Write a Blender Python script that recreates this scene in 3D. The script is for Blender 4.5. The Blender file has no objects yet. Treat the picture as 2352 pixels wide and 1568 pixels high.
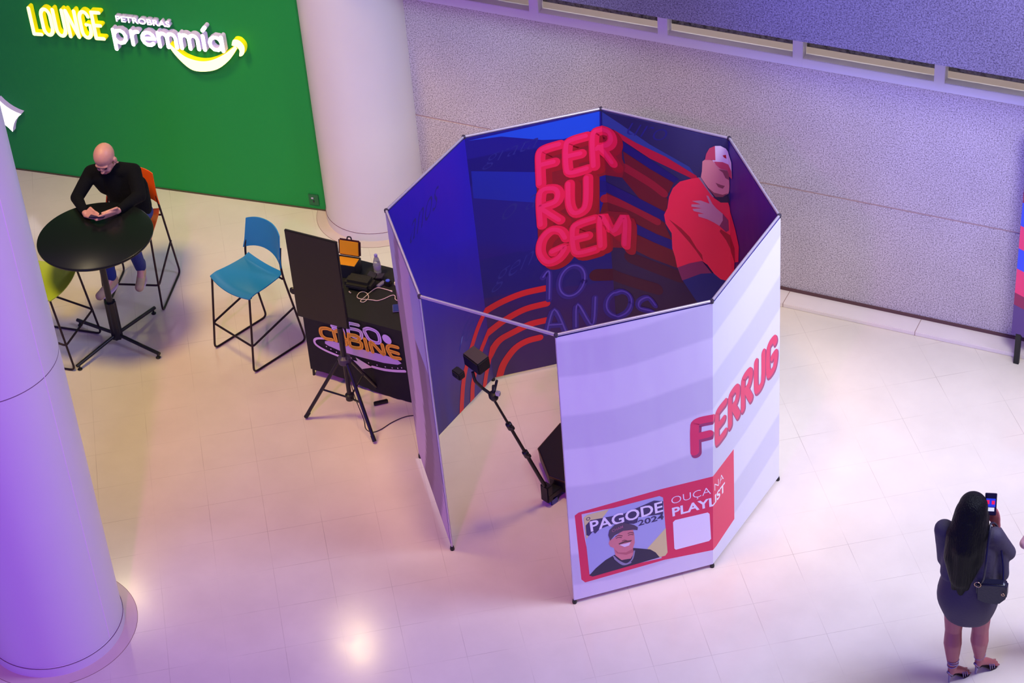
import bpy, bmesh, math, random
from mathutils import Vector, Matrix, Euler
random.seed(7)
PI = math.pi
SC = bpy.context.scene
COL = SC.collection

# ------------------------------------------------------------------ camera
cam_d = bpy.data.cameras.new('camera')
cam_d.sensor_width = 36.0
cam_d.lens = 5188.634 / 2352.0 * 36.0
cam_d.clip_end = 200
cam_o = bpy.data.objects.new('camera', cam_d)
COL.objects.link(cam_o)
cam_o.matrix_world = Matrix(((0.90533, -0.21122, 0.36847, 5.802),
                             (0.41933, 0.58221, -0.69655, -12.202),
                             (-0.0674, 0.78512, 0.61566, 11.908),
                             (0, 0, 0, 1)))
SC.camera = cam_o
# ------------------------------------------------------------------ world, exposure, big lights
SC.view_settings.view_transform = 'Standard'
SC.view_settings.look = 'None'
SC.view_settings.gamma = 1.0
SC.view_settings.use_curve_mapping = False
SC.view_settings.exposure = 0.0
W = bpy.data.worlds.new('hall_air')
SC.world = W
W.use_nodes = True
bg = W.node_tree.nodes['Background']
bg.inputs[0].default_value = (0.531, 0.375, 1.000, 1)
bg.inputs[1].default_value = 0.320


def aim(o, tgt):
    d = Vector(tgt) - o.location
    o.rotation_euler = d.to_track_quat('-Z', 'Y').to_euler()


def light(name, kind, loc, tgt, power, col, size=1.0, angle=60, blend=0.6, size_y=None):
    L = bpy.data.lights.new(name, kind)
    L.energy = power
    L.color = col
    if kind == 'AREA':
        L.size = size
        if size_y:
            L.shape = 'RECTANGLE'
            L.size_y = size_y
    elif kind == 'SPOT':
        L.shadow_soft_size = size
        L.spot_size = math.radians(angle)
        L.spot_blend = blend
    else:
        L.shadow_soft_size = size
    o = bpy.data.objects.new(name, L)
    COL.objects.link(o)
    o.location = loc
    aim(o, tgt)
    return o


# cold white-lavender show light on the right, warm lounge lamps on the left, violet stage light; the fills are added, with no fixture of their own
light('show_wash', 'AREA', (7.5, 1.5, 9.0), (4.5, 0.0, 0), 945.4, (0.532, 0.576, 1.0), 3.0, 60, 0)
light('show_spot', 'SPOT', (5.6, -0.2, 9.5), (4.3, -0.5, 0.0), 1950.0, (0.94, 1.0, 0.84), 2.2, 64, 1.0)
light('green_wall_fill', 'SPOT', (-5.2, -3.6, 7.0), (-6.3, 2.2, 1.7), 330.0, (1.0, 0.95, 0.7), 0.4, 42, 1.0)  # added fill, brightens the dark left part of the green wall
light('hall_fill', 'AREA', (0.0, -15.0, 5.0), (0, 2, 1.5), 698.9, (0.0, 0.0, 1.0), 5.0, 60, 0)
light('violet_fascia', 'SPOT', (1.5, -3.0, 7.5), (1.9, 2.0, 4.05), 1540.7, (0.0, 0.0, 1.0), 0.4, 35, 0.6)
light('warm_spot_front', 'SPOT', (1.2, -10.5, 10.0), (-3.2, -0.2, 0.0), 1452.4, (1.0, 0.093, 0.949), 0.25, 50, 1.0)
light('warm_lamp_wall', 'SPOT', (-5.67, 4.63, 8.49), (-3.2, -0.6, 0.0), 150.0, (1.0, 0.769, 0.385), 0.14, 80, 0.9)
light('warm_lamp_corner', 'SPOT', (-8.57, 3.95, 8.17), (-3.6, -1.4, 0.0), 90.0, (1.0, 0.812, 0.5), 0.14, 70, 0.9)
light('granite_fill', 'SPOT', (4.5, -1.5, 6.5), (1.2, 2.7, 1.3), 1206.0, (0.933, 0.976, 1.0), 0.8, 62, 0.9)  # added fill for the granite wall, stands for no fixture
light('booth_fill', 'SPOT', (0.3, -1.5, 9.5), (0, 0.2, 0.8), 1350.4, (1.0, 0.614, 0.232), 0.5, 30, 0.7)  # added fill aimed down into the booth, no known lamp here
light('lounge_down', 'SPOT', (-4.6, -1.6, 8.5), (-3.7, 0.7, 0), 1799.7, (1.0, 0.731, 0.178), 0.9, 60, 1.0)
light('pillar_fill', 'SPOT', (0.5, -3.0, 8.0), (-3.0, 2.6, 1.8), 1192.0, (0.675, 1.0, 0.881), 0.5, 36, 0.9)  # added fill that lifts the back pillar, not a real fixture
light('shop_strip', 'AREA', (1.4, 2.86, 3.2), (1.4, 2.85, 2.3), 26, (1.0, 0.88, 0.78), 7.0, size_y=0.06)


# ------------------------------------------------------------------ helpers
def S(r, g, b):
    def f(c):
        c /= 255.0
        return c / 12.92 if c <= 0.04045 else ((c + 0.055) / 1.055) ** 2.4
    return (f(r), f(g), f(b), 1.0)


MATS = {}


def mat(name, col, rough=0.6, metal=0.0, spec=0.5, emit=None, es=0.0, bump=0.0, bscale=40.0, var=0.0, trans=0.0, coat=0.0, alpha=1.0):
    if name in MATS:
        return MATS[name]
    m = bpy.data.materials.new(name)
    m.use_nodes = True
    nt = m.node_tree
    b = nt.nodes['Principled BSDF']
    b.inputs['Base Color'].default_value = col
    b.inputs['Roughness'].default_value = rough
    b.inputs['Metallic'].default_value = metal
    b.inputs['Specular IOR Level'].default_value = spec
    if trans:
        b.inputs['Transmission Weight'].default_value = trans
    if coat:
        b.inputs['Coat Weight'].default_value = coat
    if alpha < 1:
        b.inputs['Alpha'].default_value = alpha
    if emit:
        b.inputs['Emission Color'].default_value = emit
        b.inputs['Emission Strength'].default_value = es
    if bump or var:
        tc = nt.nodes.new('ShaderNodeTexCoord')
        n = nt.nodes.new('ShaderNodeTexNoise')
        n.inputs['Scale'].default_value = bscale
        n.inputs['Detail'].default_value = 4
        nt.links.new(tc.outputs['Object'], n.inputs['Vector'])
        if bump:
            bp = nt.nodes.new('ShaderNodeBump')
            bp.inputs['Strength'].default_value = bump
            bp.inputs['Distance'].default_value = 0.01
            nt.links.new(n.outputs['Fac'], bp.inputs['Height'])
            nt.links.new(bp.outputs['Normal'], b.inputs['Normal'])
        if var:
            mx = nt.nodes.new('ShaderNodeMix')
            mx.data_type = 'RGBA'
            mx.inputs[6].default_value = tuple(c * (1 - var) for c in col[:3]) + (1,)
            mx.inputs[7].default_value = tuple(min(1, c * (1 + var)) for c in col[:3]) + (1,)
            nt.links.new(n.outputs['Fac'], mx.inputs[0])
            nt.links.new(mx.outputs[2], b.inputs['Base Color'])
    MATS[name] = m
    return m


def mesh_ob(name, bm, mats, parent=None, smooth=False):
    me = bpy.data.meshes.new(name)
    bm.normal_update()
    bm.to_mesh(me)
    bm.free()
    for m in (mats if isinstance(mats, (list, tuple)) else [mats]):
        me.materials.append(m)
    if smooth:
        for p in me.polygons:
            p.use_smooth = True
        if smooth != 'all':
            me.set_sharp_from_angle(angle=math.radians(35))
    o = bpy.data.objects.new(name, me)
    COL.objects.link(o)
    if parent:
        o.parent = parent
    return o


def thing(name, label, cat, loc=(0, 0, 0), rotz=0.0, group=None):
    o = bpy.data.objects.new(name, None)
    COL.objects.link(o)
    o.empty_display_size = 0.1
    o.location = loc
    o.rotation_euler = (0, 0, rotz)
    o['label'] = label
    o['category'] = cat
    if group:
        o['group'] = group
    return o


def tag(o, label, cat, group=None, kind=None):
    o['label'] = label
    o['category'] = cat
    if group:
        o['group'] = group
    if kind:
        o['kind'] = kind
    return o


def struct(o, label=None):
    o['kind'] = 'structure'
    if label:
        o['label'] = label
    return o


def box(bm, c, s, rot=None, mi=0, bev=0.0):
    """box of full size s centred at c"""
    r = bmesh.ops.create_cube(bm, size=1.0)
    vs = r['verts']
    M = Matrix.Translation(Vector(c)) @ (rot.to_4x4() if rot else Matrix.Identity(4)) @ Matrix.Diagonal((s[0], s[1], s[2], 1))
    bmesh.ops.transform(bm, matrix=M, verts=vs)
    fs = set(f for v in vs for f in v.link_faces)
    for f in fs:
        f.material_index = mi
    if bev:
        es = list(set(e for v in vs for e in v.link_edges))
        bmesh.ops.bevel(bm, geom=es, offset=bev, segments=2, affect='EDGES')


def tube(bm, pts, r, n=10, closed=False, mi=0, taper=None):
    """round tube along a polyline, mitred"""
    P = [Vector(p) for p in pts]
    N = len(P)
    rings = []
    up = None
    for i in range(N):
        if closed:
            d = (P[(i + 1) % N] - P[i - 1]).normalized()
        elif i == 0:
            d = (P[1] - P[0]).normalized()
        elif i == N - 1:
            d = (P[-1] - P[-2]).normalized()
        else:
            d = ((P[i] - P[i - 1]).normalized() + (P[i + 1] - P[i]).normalized()).normalized()
        if up is None:
            up = Vector((0, 0, 1)) if abs(d.z) < 0.9 else Vector((1, 0, 0))
        a = d.cross(up)
        if a.length < 1e-6:
            a = d.cross(Vector((1, 0.3, 0)))
        a.normalize()
        b = a.cross(d).normalized()
        up = b
        rr = r if taper is None else taper[i]
        rings.append([bm.verts.new(P[i] + a * (rr * math.cos(t)) + b * (rr * math.sin(t))) for t in [2 * PI * k / n for k in range(n)]])
    M = N if closed else N - 1
    for i in range(M):
        A, B = rings[i], rings[(i + 1) % N]
        for k in range(n):
            f = bm.faces.new((A[k], A[(k + 1) % n], B[(k + 1) % n], B[k]))
            f.material_index = mi
    if not closed:
        f = bm.faces.new(rings[0][::-1]); f.material_index = mi
        f = bm.faces.new(rings[-1]); f.material_index = mi


def round_path(pts, r=0.03, k=4):
    """polyline with its inner corners rounded"""
    P = [Vector(p) for p in pts]
    out = [P[0]]
    for i in range(1, len(P) - 1):
        a, b, c = P[i - 1], P[i], P[i + 1]
        d1 = min(r, (a - b).length * .45)
        d2 = min(r, (c - b).length * .45)
        s = b + (a - b).normalized() * d1
        e = b + (c - b).normalized() * d2
        for j in range(k + 1):
            t = j / k
            out.append(s * (1 - t) ** 2 + b * 2 * t * (1 - t) + e * t * t)
    out.append(P[-1])
    return out


def smooth_path(pts, k=6, closed=False):
    P = [Vector(p) for p in pts]
    n = len(P)
    if n < 3:
        return P
    out = []
    for i in range(n if closed else n - 1):
        if closed:
            p0, p1, p2, p3 = P[i - 1], P[i], P[(i + 1) % n], P[(i + 2) % n]
        else:
            p0, p1, p2, p3 = P[max(i - 1, 0)], P[i], P[i + 1], P[min(i + 2, n - 1)]
        for j in range(k):
            t = j / k
            out.append(0.5 * ((2 * p1) + (p2 - p0) * t + (2 * p0 - 5 * p1 + 4 * p2 - p3) * t * t + (3 * p1 - p0 - 3 * p2 + p3) * t ** 3))
    if not closed:
        out.append(P[-1])
    return out


def lathe(bm, prof, n=32, c=(0, 0, 0), mi=0, ax=None):
    rings = []
    M = ax.to_4x4() if ax else Matrix.Identity(4)
    for (r, z) in prof:
        if r < 1e-6:
            rings.append([bm.verts.new(M @ Vector((0, 0, z)) + Vector(c))])
        else:
            rings.append([bm.verts.new(M @ Vector((r * math.cos(2 * PI * k / n), r * math.sin(2 * PI * k / n), z)) + Vector(c)) for k in range(n)])
    for A, B in zip(rings[:-1], rings[1:]):
        if len(A) == 1 and len(B) == 1:
            continue
        for k in range(n):
            k2 = (k + 1) % n
            if len(A) == 1:
                f = bm.faces.new((A[0], B[k2], B[k]))
            elif len(B) == 1:
                f = bm.faces.new((A[k], A[k2], B[0]))
            else:
                f = bm.faces.new((A[k], A[k2], B[k2], B[k]))
            f.material_index = mi
    if len(rings[0]) > 1:
        f = bm.faces.new(rings[0][::-1]); f.material_index = mi
    if len(rings[-1]) > 1:
        f = bm.faces.new(rings[-1]); f.material_index = mi


# ---- flat printed shapes in a 2D sheet (x, y), mapped afterwards
def flat_poly(bm, pts, mi=0):
    vs = [bm.verts.new((p[0], p[1], 0)) for p in pts]
    try:
        f = bm.faces.new(vs)
    except ValueError:
        return
    f.normal_update()
    if f.normal.z < 0:
        f.normal_flip()
    f.material_index = mi
    bmesh.ops.triangulate(bm, faces=[f])


def ribbon(bm, pts, w, k=5, mi=0, sx=1.0, cap=True, closed=False):
    """flat stroke of width w with round ends; sx converts x units to metres"""
    P = [Vector((p[0] * sx, p[1], 0)) for p in pts]
    P = smooth_path(P, k, closed) if k and len(P) > 2 else P
    P = [Vector((p[0], p[1], 0)) for p in P]
    n = len(P)
    L, R = [], []
    for i in range(n):
        if closed:
            d = P[(i + 1) % n] - P[i - 1]
        else:
            d = P[min(i + 1, n - 1)] - P[max(i - 1, 0)]
        if d.length < 1e-9:
            d = Vector((1, 0, 0))
        d.normalize()
        nn = Vector((-d.y, d.x, 0)) * (w / 2)
        L.append(P[i] + nn)
        R.append(P[i] - nn)
    a = [bm.verts.new((p.x / sx, p.y, 0)) for p in L]
    b = [bm.verts.new((p.x / sx, p.y, 0)) for p in R]
    for i in range(n if closed else n - 1):
        j = (i + 1) % n
        f = bm.faces.new((b[i], b[j], a[j], a[i]))
        f.material_index = mi
    if cap and not closed:
        for (c, i, j) in ((P[0], 0, 1), (P[-1], n - 1, n - 2)):
            d = (P[i] - P[j]).normalized()
            base = math.atan2(d.y, d.x)
            arc = [c + Vector((math.cos(base + t), math.sin(base + t), 0)) * (w / 2) for t in [(-0.5 + q / 8) * PI for q in range(9)]]
            vs = [bm.verts.new((p.x / sx, p.y, 0)) for p in arc]
            f = bm.faces.new(vs)
            f.material_index = mi


def text_bm(s, offset=0.0, extrude=0.0, shear=0.0, space=1.0, res=3):
    """text as a mesh scaled to its unit bounding box in x and y"""
    cu = bpy.data.curves.new('txt', 'FONT')
    cu.body = s
    cu.offset = offset
    cu.extrude = extrude
    cu.shear = shear
    cu.space_character = space
    cu.resolution_u = res
    o = bpy.data.objects.new('txt', cu)
    COL.objects.link(o)
    dg = bpy.context.evaluated_depsgraph_get()
    me = bpy.data.meshes.new_from_object(o.evaluated_get(dg))
    bm = bmesh.new()
    bm.from_mesh(me)
    bpy.data.objects.remove(o)
    bpy.data.curves.remove(cu)
    bpy.data.meshes.remove(me)
    xs = [v.co.x for v in bm.verts]
    ys = [v.co.y for v in bm.verts]
    x0, x1, y0, y1 = min(xs), max(xs), min(ys), max(ys)
    for v in bm.verts:
        v.co.x = (v.co.x - x0) / (x1 - x0)
        v.co.y = (v.co.y - y0) / (y1 - y0)
    return bm


# ---- soft bodies: tapered limbs fused into one surface
def blob(name, segs, m, parent=None, ells=(), voxel=0.008, smooth=4, keep=None):
    bm = bmesh.new()
    for (p0, r0, p1, r1) in segs:
        p0, p1 = Vector(p0), Vector(p1)
        d = (p1 - p0)
        L = max(d.length, 1e-5)
        q = Vector((0, 0, 1)).rotation_difference(d.normalized() if d.length > 1e-5 else Vector((0, 0, 1))).to_matrix()
        prof = [(0, -r0)] + [(r0 * math.cos(t), r0 * math.sin(t)) for t in (-1.2, -0.8, -0.4, 0)]
        prof += [(r1 * math.cos(t), L + r1 * math.sin(t)) for t in (0, 0.4, 0.8, 1.2)] + [(0, L + r1)]
        lathe(bm, prof, 16, p0, 0, q)
    for (c, rad, rot) in ells:
        r = bmesh.ops.create_uvsphere(bm, u_segments=20, v_segments=14, radius=1.0)
        M = Matrix.Translation(Vector(c)) @ rot.to_4x4() @ Matrix.Diagonal((rad[0], rad[1], rad[2], 1))
        bmesh.ops.transform(bm, matrix=M, verts=r['verts'])
    o = mesh_ob(name, bm, m, parent)
    rm = o.modifiers.new('fuse', 'REMESH')
    rm.mode = 'VOXEL'
    rm.voxel_size = voxel
    rm.use_smooth_shade = True
    if smooth:
        sm = o.modifiers.new('soft', 'SMOOTH')
        sm.factor = 0.5
        sm.iterations = smooth
    return o


def frame3(x, y, z=None):
    """rotation matrix from two axes"""
    x = Vector(x).normalized()
    y = Vector(y)
    y = (y - x * y.dot(x)).normalized()
    return Matrix((x, y, x.cross(y))).transposed()


I3 = Matrix.Identity(3)

ART={
'letter':[[(1.516,1.897),(1.522,2.05),(1.533,2.181),(1.573,2.218),(1.684,2.231)],[(1.529,2.072),(1.633,2.077)],[(1.886,2.257),(1.766,2.242),(1.735,2.193),(1.725,2.014),(1.746,1.941),(1.874,1.949)],[(1.742,2.101),(1.835,2.104)],[(1.927,1.959),(1.938,2.244),(1.991,2.282),(2.062,2.273),(2.078,2.206),(2.038,2.143),(1.959,2.114)],[(1.975,2.129),(2.069,1.989)],[(1.494,1.498),(1.511,1.8),(1.604,1.829),(1.645,1.773),(1.617,1.692),(1.51,1.673)],[(1.523,1.639),(1.634,1.509)],[(1.728,1.838),(1.719,1.644),(1.751,1.546),(1.82,1.557),(1.851,1.638),(1.868,1.859)],[(1.667,1.319),(1.634,1.399),(1.56,1.424),(1.487,1.349),(1.466,1.223),(1.515,1.117),(1.601,1.134),(1.661,1.229),(1.56,1.207)],[(1.897,1.451),(1.773,1.43),(1.732,1.381),(1.725,1.211),(1.755,1.141),(1.886,1.145)],[(1.742,1.293),(1.834,1.297)],[(1.934,1.162),(1.951,1.461),(2.037,1.298),(2.147,1.483),(2.131,1.196)]],
'tube':[[(1.46,0.972),(1.51,1.012),(1.49,0.736)],[(1.775,0.845),(1.78,0.905),(1.77,0.959),(1.747,1.0),(1.713,1.022),(1.674,1.021),(1.636,0.998),(1.604,0.955),(1.584,0.9),(1.578,0.841),(1.587,0.786),(1.611,0.744),(1.645,0.722),(1.684,0.723),(1.722,0.747),(1.754,0.79),(1.775,0.845)],[(1.444,0.387),(1.522,0.616),(1.599,0.341)],[(1.47,0.464),(1.571,0.443)],[(1.677,0.384),(1.706,0.618),(1.806,0.364),(1.848,0.65)],[(2.143,0.592),(2.143,0.642),(2.127,0.68),(2.096,0.697),(2.056,0.693),(2.011,0.66),(1.975,0.642),(1.947,0.607),(1.932,0.561),(1.931,0.51),(1.946,0.462),(1.973,0.425),(2.009,0.404),(2.054,0.436),(2.095,0.48),(2.126,0.535),(2.143,0.592)],[(2.35,0.647),(2.294,0.709),(2.217,0.645),(2.213,0.571),(2.317,0.571),(2.359,0.531),(2.31,0.42)]],
'arc':[[(1.473,0.858),(1.298,0.855),(1.127,0.813),(0.99,0.749),(0.895,0.689),(0.807,0.597),(0.698,0.451),(0.623,0.32),(0.569,0.137),(0.541,0.002)],[(1.471,0.698),(1.302,0.688),(1.145,0.624),(1.023,0.544),(0.94,0.477),(0.882,0.425),(0.795,0.302),(0.727,0.182),(0.689,-0.017)],[(1.459,0.526),(1.323,0.52),(1.186,0.472),(1.091,0.43),(1.035,0.367),(0.988,0.278),(0.91,0.141),(0.847,-0.028)],[(1.392,0.358),(1.292,0.351),(1.2,0.307),(1.121,0.213),(1.072,0.118),(1.037,-0.011)]],
'back':[[(1.534,2.238),(1.708,2.249),(1.904,2.288),(2.007,2.302),(2.093,2.313),(2.156,2.208),(2.148,2.056),(2.172,1.98),(2.137,1.869),(1.955,1.849),(1.934,1.485),(2.162,1.535),(2.229,1.452),(2.221,1.292),(2.171,1.179),(1.939,1.114),(1.843,1.087),(1.699,1.128),(1.654,1.069),(1.495,1.088),(1.445,1.218),(1.462,1.53),(1.481,1.868),(1.505,2.196)]],
'stripe_red':[[(2.093,2.313),(2.158,2.233),(2.374,2.121),(2.701,2.027),(2.768,2.005),(2.743,2.064),(2.501,2.174),(2.269,2.239)]],
'stripe_blue':[[(2.01,2.456),(2.002,2.311),(2.093,2.313),(2.269,2.239),(2.5,2.166),(2.742,2.047),(2.69,2.13),(2.38,2.254),(2.166,2.374)]],
'stripe_navy':[[(2.164,2.218),(2.159,2.134),(2.37,2.021),(2.56,1.944),(2.604,1.99),(2.374,2.113)],[(1.956,1.814),(1.949,1.705),(1.998,1.683),(2.237,1.61),(2.488,1.534),(2.486,1.635),(2.27,1.705),(2.017,1.781)],[(2.226,1.442),(2.221,1.345),(2.365,1.304),(2.535,1.272),(2.524,1.373),(2.398,1.393)]],
'stripe_darkred':[[(2.159,2.126),(2.172,1.98),(2.473,1.834),(2.514,1.83),(2.56,1.944),(2.37,2.021)],[(2.02,2.058),(2.137,1.869),(2.27,1.705),(2.486,1.635),(2.505,1.76),(2.473,1.834),(2.172,1.98)],[(1.998,1.683),(1.934,1.485),(2.162,1.535),(2.228,1.443),(2.398,1.393),(2.524,1.373),(2.486,1.464),(2.467,1.527),(2.237,1.61)],[(2.22,1.336),(2.171,1.179),(2.328,1.134),(2.557,1.104),(2.535,1.272),(2.365,1.304)]],
'glow':[[(2.171,1.971),(2.363,1.885),(2.472,1.817)],[(1.982,1.628),(2.194,1.596),(2.403,1.524)],[(2.22,1.275),(2.333,1.223),(2.518,1.197)]],
'maroon':[[(1.871,0.881),(2.079,0.835),(2.372,0.827)],[(2.166,1.08),(2.382,1.045),(2.568,1.02)]],
'band_bright':[[(1.024,2.44),(1.991,2.461),(1.982,2.308),(1.904,2.296),(1.71,2.274),(1.558,2.306),(1.262,2.417)]],
'band_mid':[[(1.019,2.154),(1.498,2.015),(1.47,1.726),(1.012,1.895)]],
'jeans':[[(2.594,0.997),(2.752,1.113),(2.861,1.155),(2.968,1.113),(2.855,0.911),(2.818,0.853),(2.716,0.8),(2.655,0.899)]],
'hem':[[(2.56,1.11),(2.664,1.189),(2.765,1.245),(2.843,1.149),(2.752,1.113),(2.594,0.991)]],
'jacket':[[(2.758,2.051),(2.7,2.024),(2.611,1.971),(2.551,1.89),(2.516,1.794),(2.498,1.68),(2.468,1.606),(2.478,1.522),(2.524,1.443),(2.523,1.293),(2.543,1.211),(2.557,1.109),(2.664,1.189),(2.765,1.245),(2.809,1.221),(2.861,1.149),(2.914,1.111),(2.968,1.113),(3.068,1.251),(3.087,1.375),(3.177,1.451),(3.196,1.61),(3.115,1.719),(3.012,1.806),(2.984,1.903),(2.931,1.866),(2.88,1.893),(2.829,1.962),(2.788,2.034)]],
'jacket_dark':[[(2.507,1.575),(2.585,1.49),(2.662,1.405),(2.714,1.339),(2.774,1.248),(2.767,1.307),(2.724,1.359),(2.673,1.452),(2.604,1.518)],[(2.925,1.608),(2.995,1.576),(3.094,1.521),(3.1,1.385),(3.087,1.375),(3.009,1.419),(2.967,1.514),(2.916,1.584)]],
'face':[[(2.79,2.118),(2.797,2.214),(2.82,2.241),(2.88,2.248),(2.921,2.198),(2.99,2.186),(3.01,2.141),(3.013,2.048),(2.994,1.969),(2.95,1.93),(2.889,1.927),(2.855,1.949),(2.813,2.01),(2.78,2.063)]],
'face_shade':[[(2.855,1.949),(2.83,1.983),(2.881,1.946),(2.95,1.946),(2.994,1.975),(2.95,1.925),(2.893,1.908)],[(2.921,2.177),(2.99,2.184),(3.01,2.141),(3.005,2.098),(2.975,2.11),(2.955,2.156)],[(2.896,2.043),(2.935,2.036),(2.969,2.035),(2.952,2.004),(2.917,2.009)]],
'neck':[[(2.872,1.928),(2.915,1.914),(2.959,1.933),(2.985,1.956),(3.001,1.887),(2.931,1.866),(2.897,1.888)]],
'cap_pink':[[(2.819,2.236),(2.83,2.295),(2.857,2.354),(2.9,2.387),(2.901,2.254),(2.871,2.25)],[(2.888,2.24),(2.957,2.254),(3.008,2.243),(3.068,2.227),(3.077,2.161),(3.01,2.141),(2.99,2.189),(2.938,2.187),(2.905,2.214)]],
'cap_white':[[(2.878,2.245),(2.877,2.309),(2.9,2.387),(2.943,2.399),(2.985,2.385),(3.01,2.346),(3.068,2.308),(3.077,2.172),(3.01,2.141),(2.99,2.189),(2.938,2.187),(2.905,2.214)]],
'cap_mark':[[(2.958,2.316),(2.984,2.329),(2.988,2.294),(2.971,2.299)]],
'hand':[[(2.702,1.813),(2.774,1.84),(2.843,1.829),(2.819,1.901),(2.836,1.901),(2.865,1.836),(2.895,1.802),(2.946,1.765),(2.945,1.7),(2.917,1.638),(2.874,1.657),(2.822,1.673),(2.751,1.678),(2.748,1.703),(2.796,1.719),(2.713,1.72),(2.704,1.738),(2.78,1.767),(2.696,1.757),(2.697,1.779),(2.772,1.802)]],
'cuff':[[(2.946,1.765),(2.989,1.714),(2.991,1.618),(2.969,1.595),(2.917,1.638)]],
'collar':[[(2.758,2.057),(2.78,2.058),(2.83,1.973),(2.88,1.904),(2.867,1.9),(2.812,1.978)]],
'script':[[(1.144,2.227),(1.504,2.263),(0.262,2.152),(0.574,2.13),(1.057,0.936),(1.458,1.126),(2.222,2.389),(2.509,2.387)]],
'card':[[(0.043,0.852),(0.07,0.871),(0.637,0.901),(0.999,0.901),(1.302,0.902),(1.314,0.206),(1.047,0.173),(0.651,0.205),(0.085,0.184),(0.06,0.223)]],
'photo':[[(0.101,0.811),(0.125,0.831),(0.626,0.84),(0.651,0.817),(0.673,0.272),(0.657,0.245),(0.14,0.224),(0.118,0.255)]],
'yellow':[[(0.101,0.811),(0.125,0.831),(0.278,0.833),(0.112,0.604)],[(0.664,0.517),(0.673,0.272),(0.657,0.245),(0.614,0.245),(0.53,0.361)]],
'shirt':[[(0.117,0.244),(0.165,0.298),(0.236,0.354),(0.301,0.383),(0.357,0.311),(0.43,0.404),(0.551,0.346),(0.588,0.303),(0.616,0.244),(0.14,0.224)]],
'pface':[[(0.263,0.507),(0.272,0.541),(0.291,0.541),(0.367,0.603),(0.435,0.586),(0.444,0.524),(0.444,0.451),(0.43,0.397),(0.433,0.343),(0.411,0.306),(0.347,0.314),(0.306,0.374),(0.298,0.45),(0.273,0.474)]],
'pcap':[[(0.264,0.588),(0.273,0.635),(0.311,0.673),(0.359,0.678),(0.4,0.657),(0.447,0.622),(0.47,0.593),(0.466,0.568),(0.435,0.583),(0.367,0.595),(0.308,0.572),(0.275,0.532)]],
'psmile':[[(0.336,0.47),(0.378,0.466),(0.416,0.468),(0.404,0.439),(0.372,0.435)]],
'pmoust':[[(0.331,0.483),(0.374,0.494),(0.427,0.483),(0.416,0.472),(0.373,0.476),(0.336,0.47)]],
'chain':[[(0.293,0.371),(0.325,0.315),(0.377,0.266),(0.421,0.295),(0.439,0.371)],[(0.3,0.346),(0.356,0.266),(0.41,0.266)]],
'shadow':[[(0.113,0.734),(0.148,0.773),(0.288,0.761),(0.382,0.757),(0.477,0.782),(0.588,0.81),(0.651,0.781),(0.648,0.658),(0.475,0.689),(0.468,0.64),(0.442,0.635),(0.379,0.664),(0.296,0.685),(0.206,0.666),(0.174,0.634),(0.159,0.66),(0.131,0.626),(0.114,0.64)]],
'qr':[[(0.716,0.555),(0.732,0.571),(0.962,0.565),(0.975,0.546),(0.985,0.296),(0.971,0.279),(0.733,0.277),(0.722,0.292)]],
't_cap':[[(0.291,0.607),(0.368,0.624),(0.289,0.633),(0.363,0.651)]],
't_badge':[[(0.133,0.792),(0.133,0.785)]],
'peyes':[[(0.317,0.539),(0.333,0.543),(0.354,0.534)],[(0.402,0.539),(0.418,0.542),(0.436,0.533)],[(0.313,0.556),(0.334,0.562),(0.36,0.548)],[(0.4,0.558),(0.418,0.561),(0.439,0.548)],[(0.358,0.499),(0.374,0.501),(0.395,0.486)]],
'pshade':[[(0.303,0.434),(0.328,0.395),(0.381,0.377),(0.43,0.397),(0.434,0.362),(0.38,0.355),(0.317,0.392)]],
't_pagode':[[(0.146,0.661),(0.649,0.684),(0.14,0.765),(0.643,0.787)]],
't_2024':[[(0.473,0.603),(0.653,0.609),(0.471,0.658),(0.651,0.665)]],
't_ouca':[[(0.71,0.728),(0.978,0.735),(0.706,0.798),(0.973,0.806),(1.157,0.736)]],
't_playlist':[[(0.714,0.61),(0.994,0.613),(0.71,0.696),(0.989,0.706),(1.174,0.648)]],
'ext':[[(0.846,1.146),(0.842,1.5),(0.992,1.462),(1.012,1.177),(1.006,1.458),(1.186,1.08),(1.186,1.417),(1.408,1.141),(1.377,1.372),(1.559,1.093),(1.557,1.487),(1.742,1.135),(1.709,1.478),(1.987,1.485),(1.991,1.165)]],
'lft':[[(0.488,2.044),(-0.063,2.452),(1.364,0.371),(0.541,0.303)]],
'c_yel':[[(0.256,0.572),(0.214,0.574),(0.162,0.551),(0.159,0.491),(0.198,0.462),(0.258,0.467)],[(0.286,0.557),(0.296,0.466)],[(0.309,0.57),(0.37,0.587),(0.39,0.453)],[(0.365,0.51),(0.403,0.509)],[(0.433,0.576),(0.433,0.454),(0.529,0.458),(0.545,0.504),(0.526,0.522),(0.441,0.521)],[(0.432,0.57),(0.502,0.579),(0.531,0.558),(0.511,0.523)],[(0.585,0.568),(0.597,0.455)],[(0.645,0.451),(0.641,0.556),(0.75,0.453),(0.747,0.557)],[(0.894,0.572),(0.816,0.566),(0.795,0.525),(0.815,0.473),(0.839,0.451),(0.903,0.458)],[(0.809,0.512),(0.892,0.507)]],
'c_whi':[[(0.278,0.616),(0.363,0.614),(0.377,0.595)],[(0.286,0.592),(0.372,0.599),(0.381,0.55)],[(0.538,0.699),(0.447,0.691),(0.436,0.647),(0.438,0.578),(0.525,0.557),(0.556,0.589),(0.551,0.634),(0.51,0.645),(0.446,0.638)],[(0.592,0.669),(0.637,0.693),(0.713,0.675),(0.73,0.593),(0.7,0.561),(0.628,0.575),(0.59,0.651)]],
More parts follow.
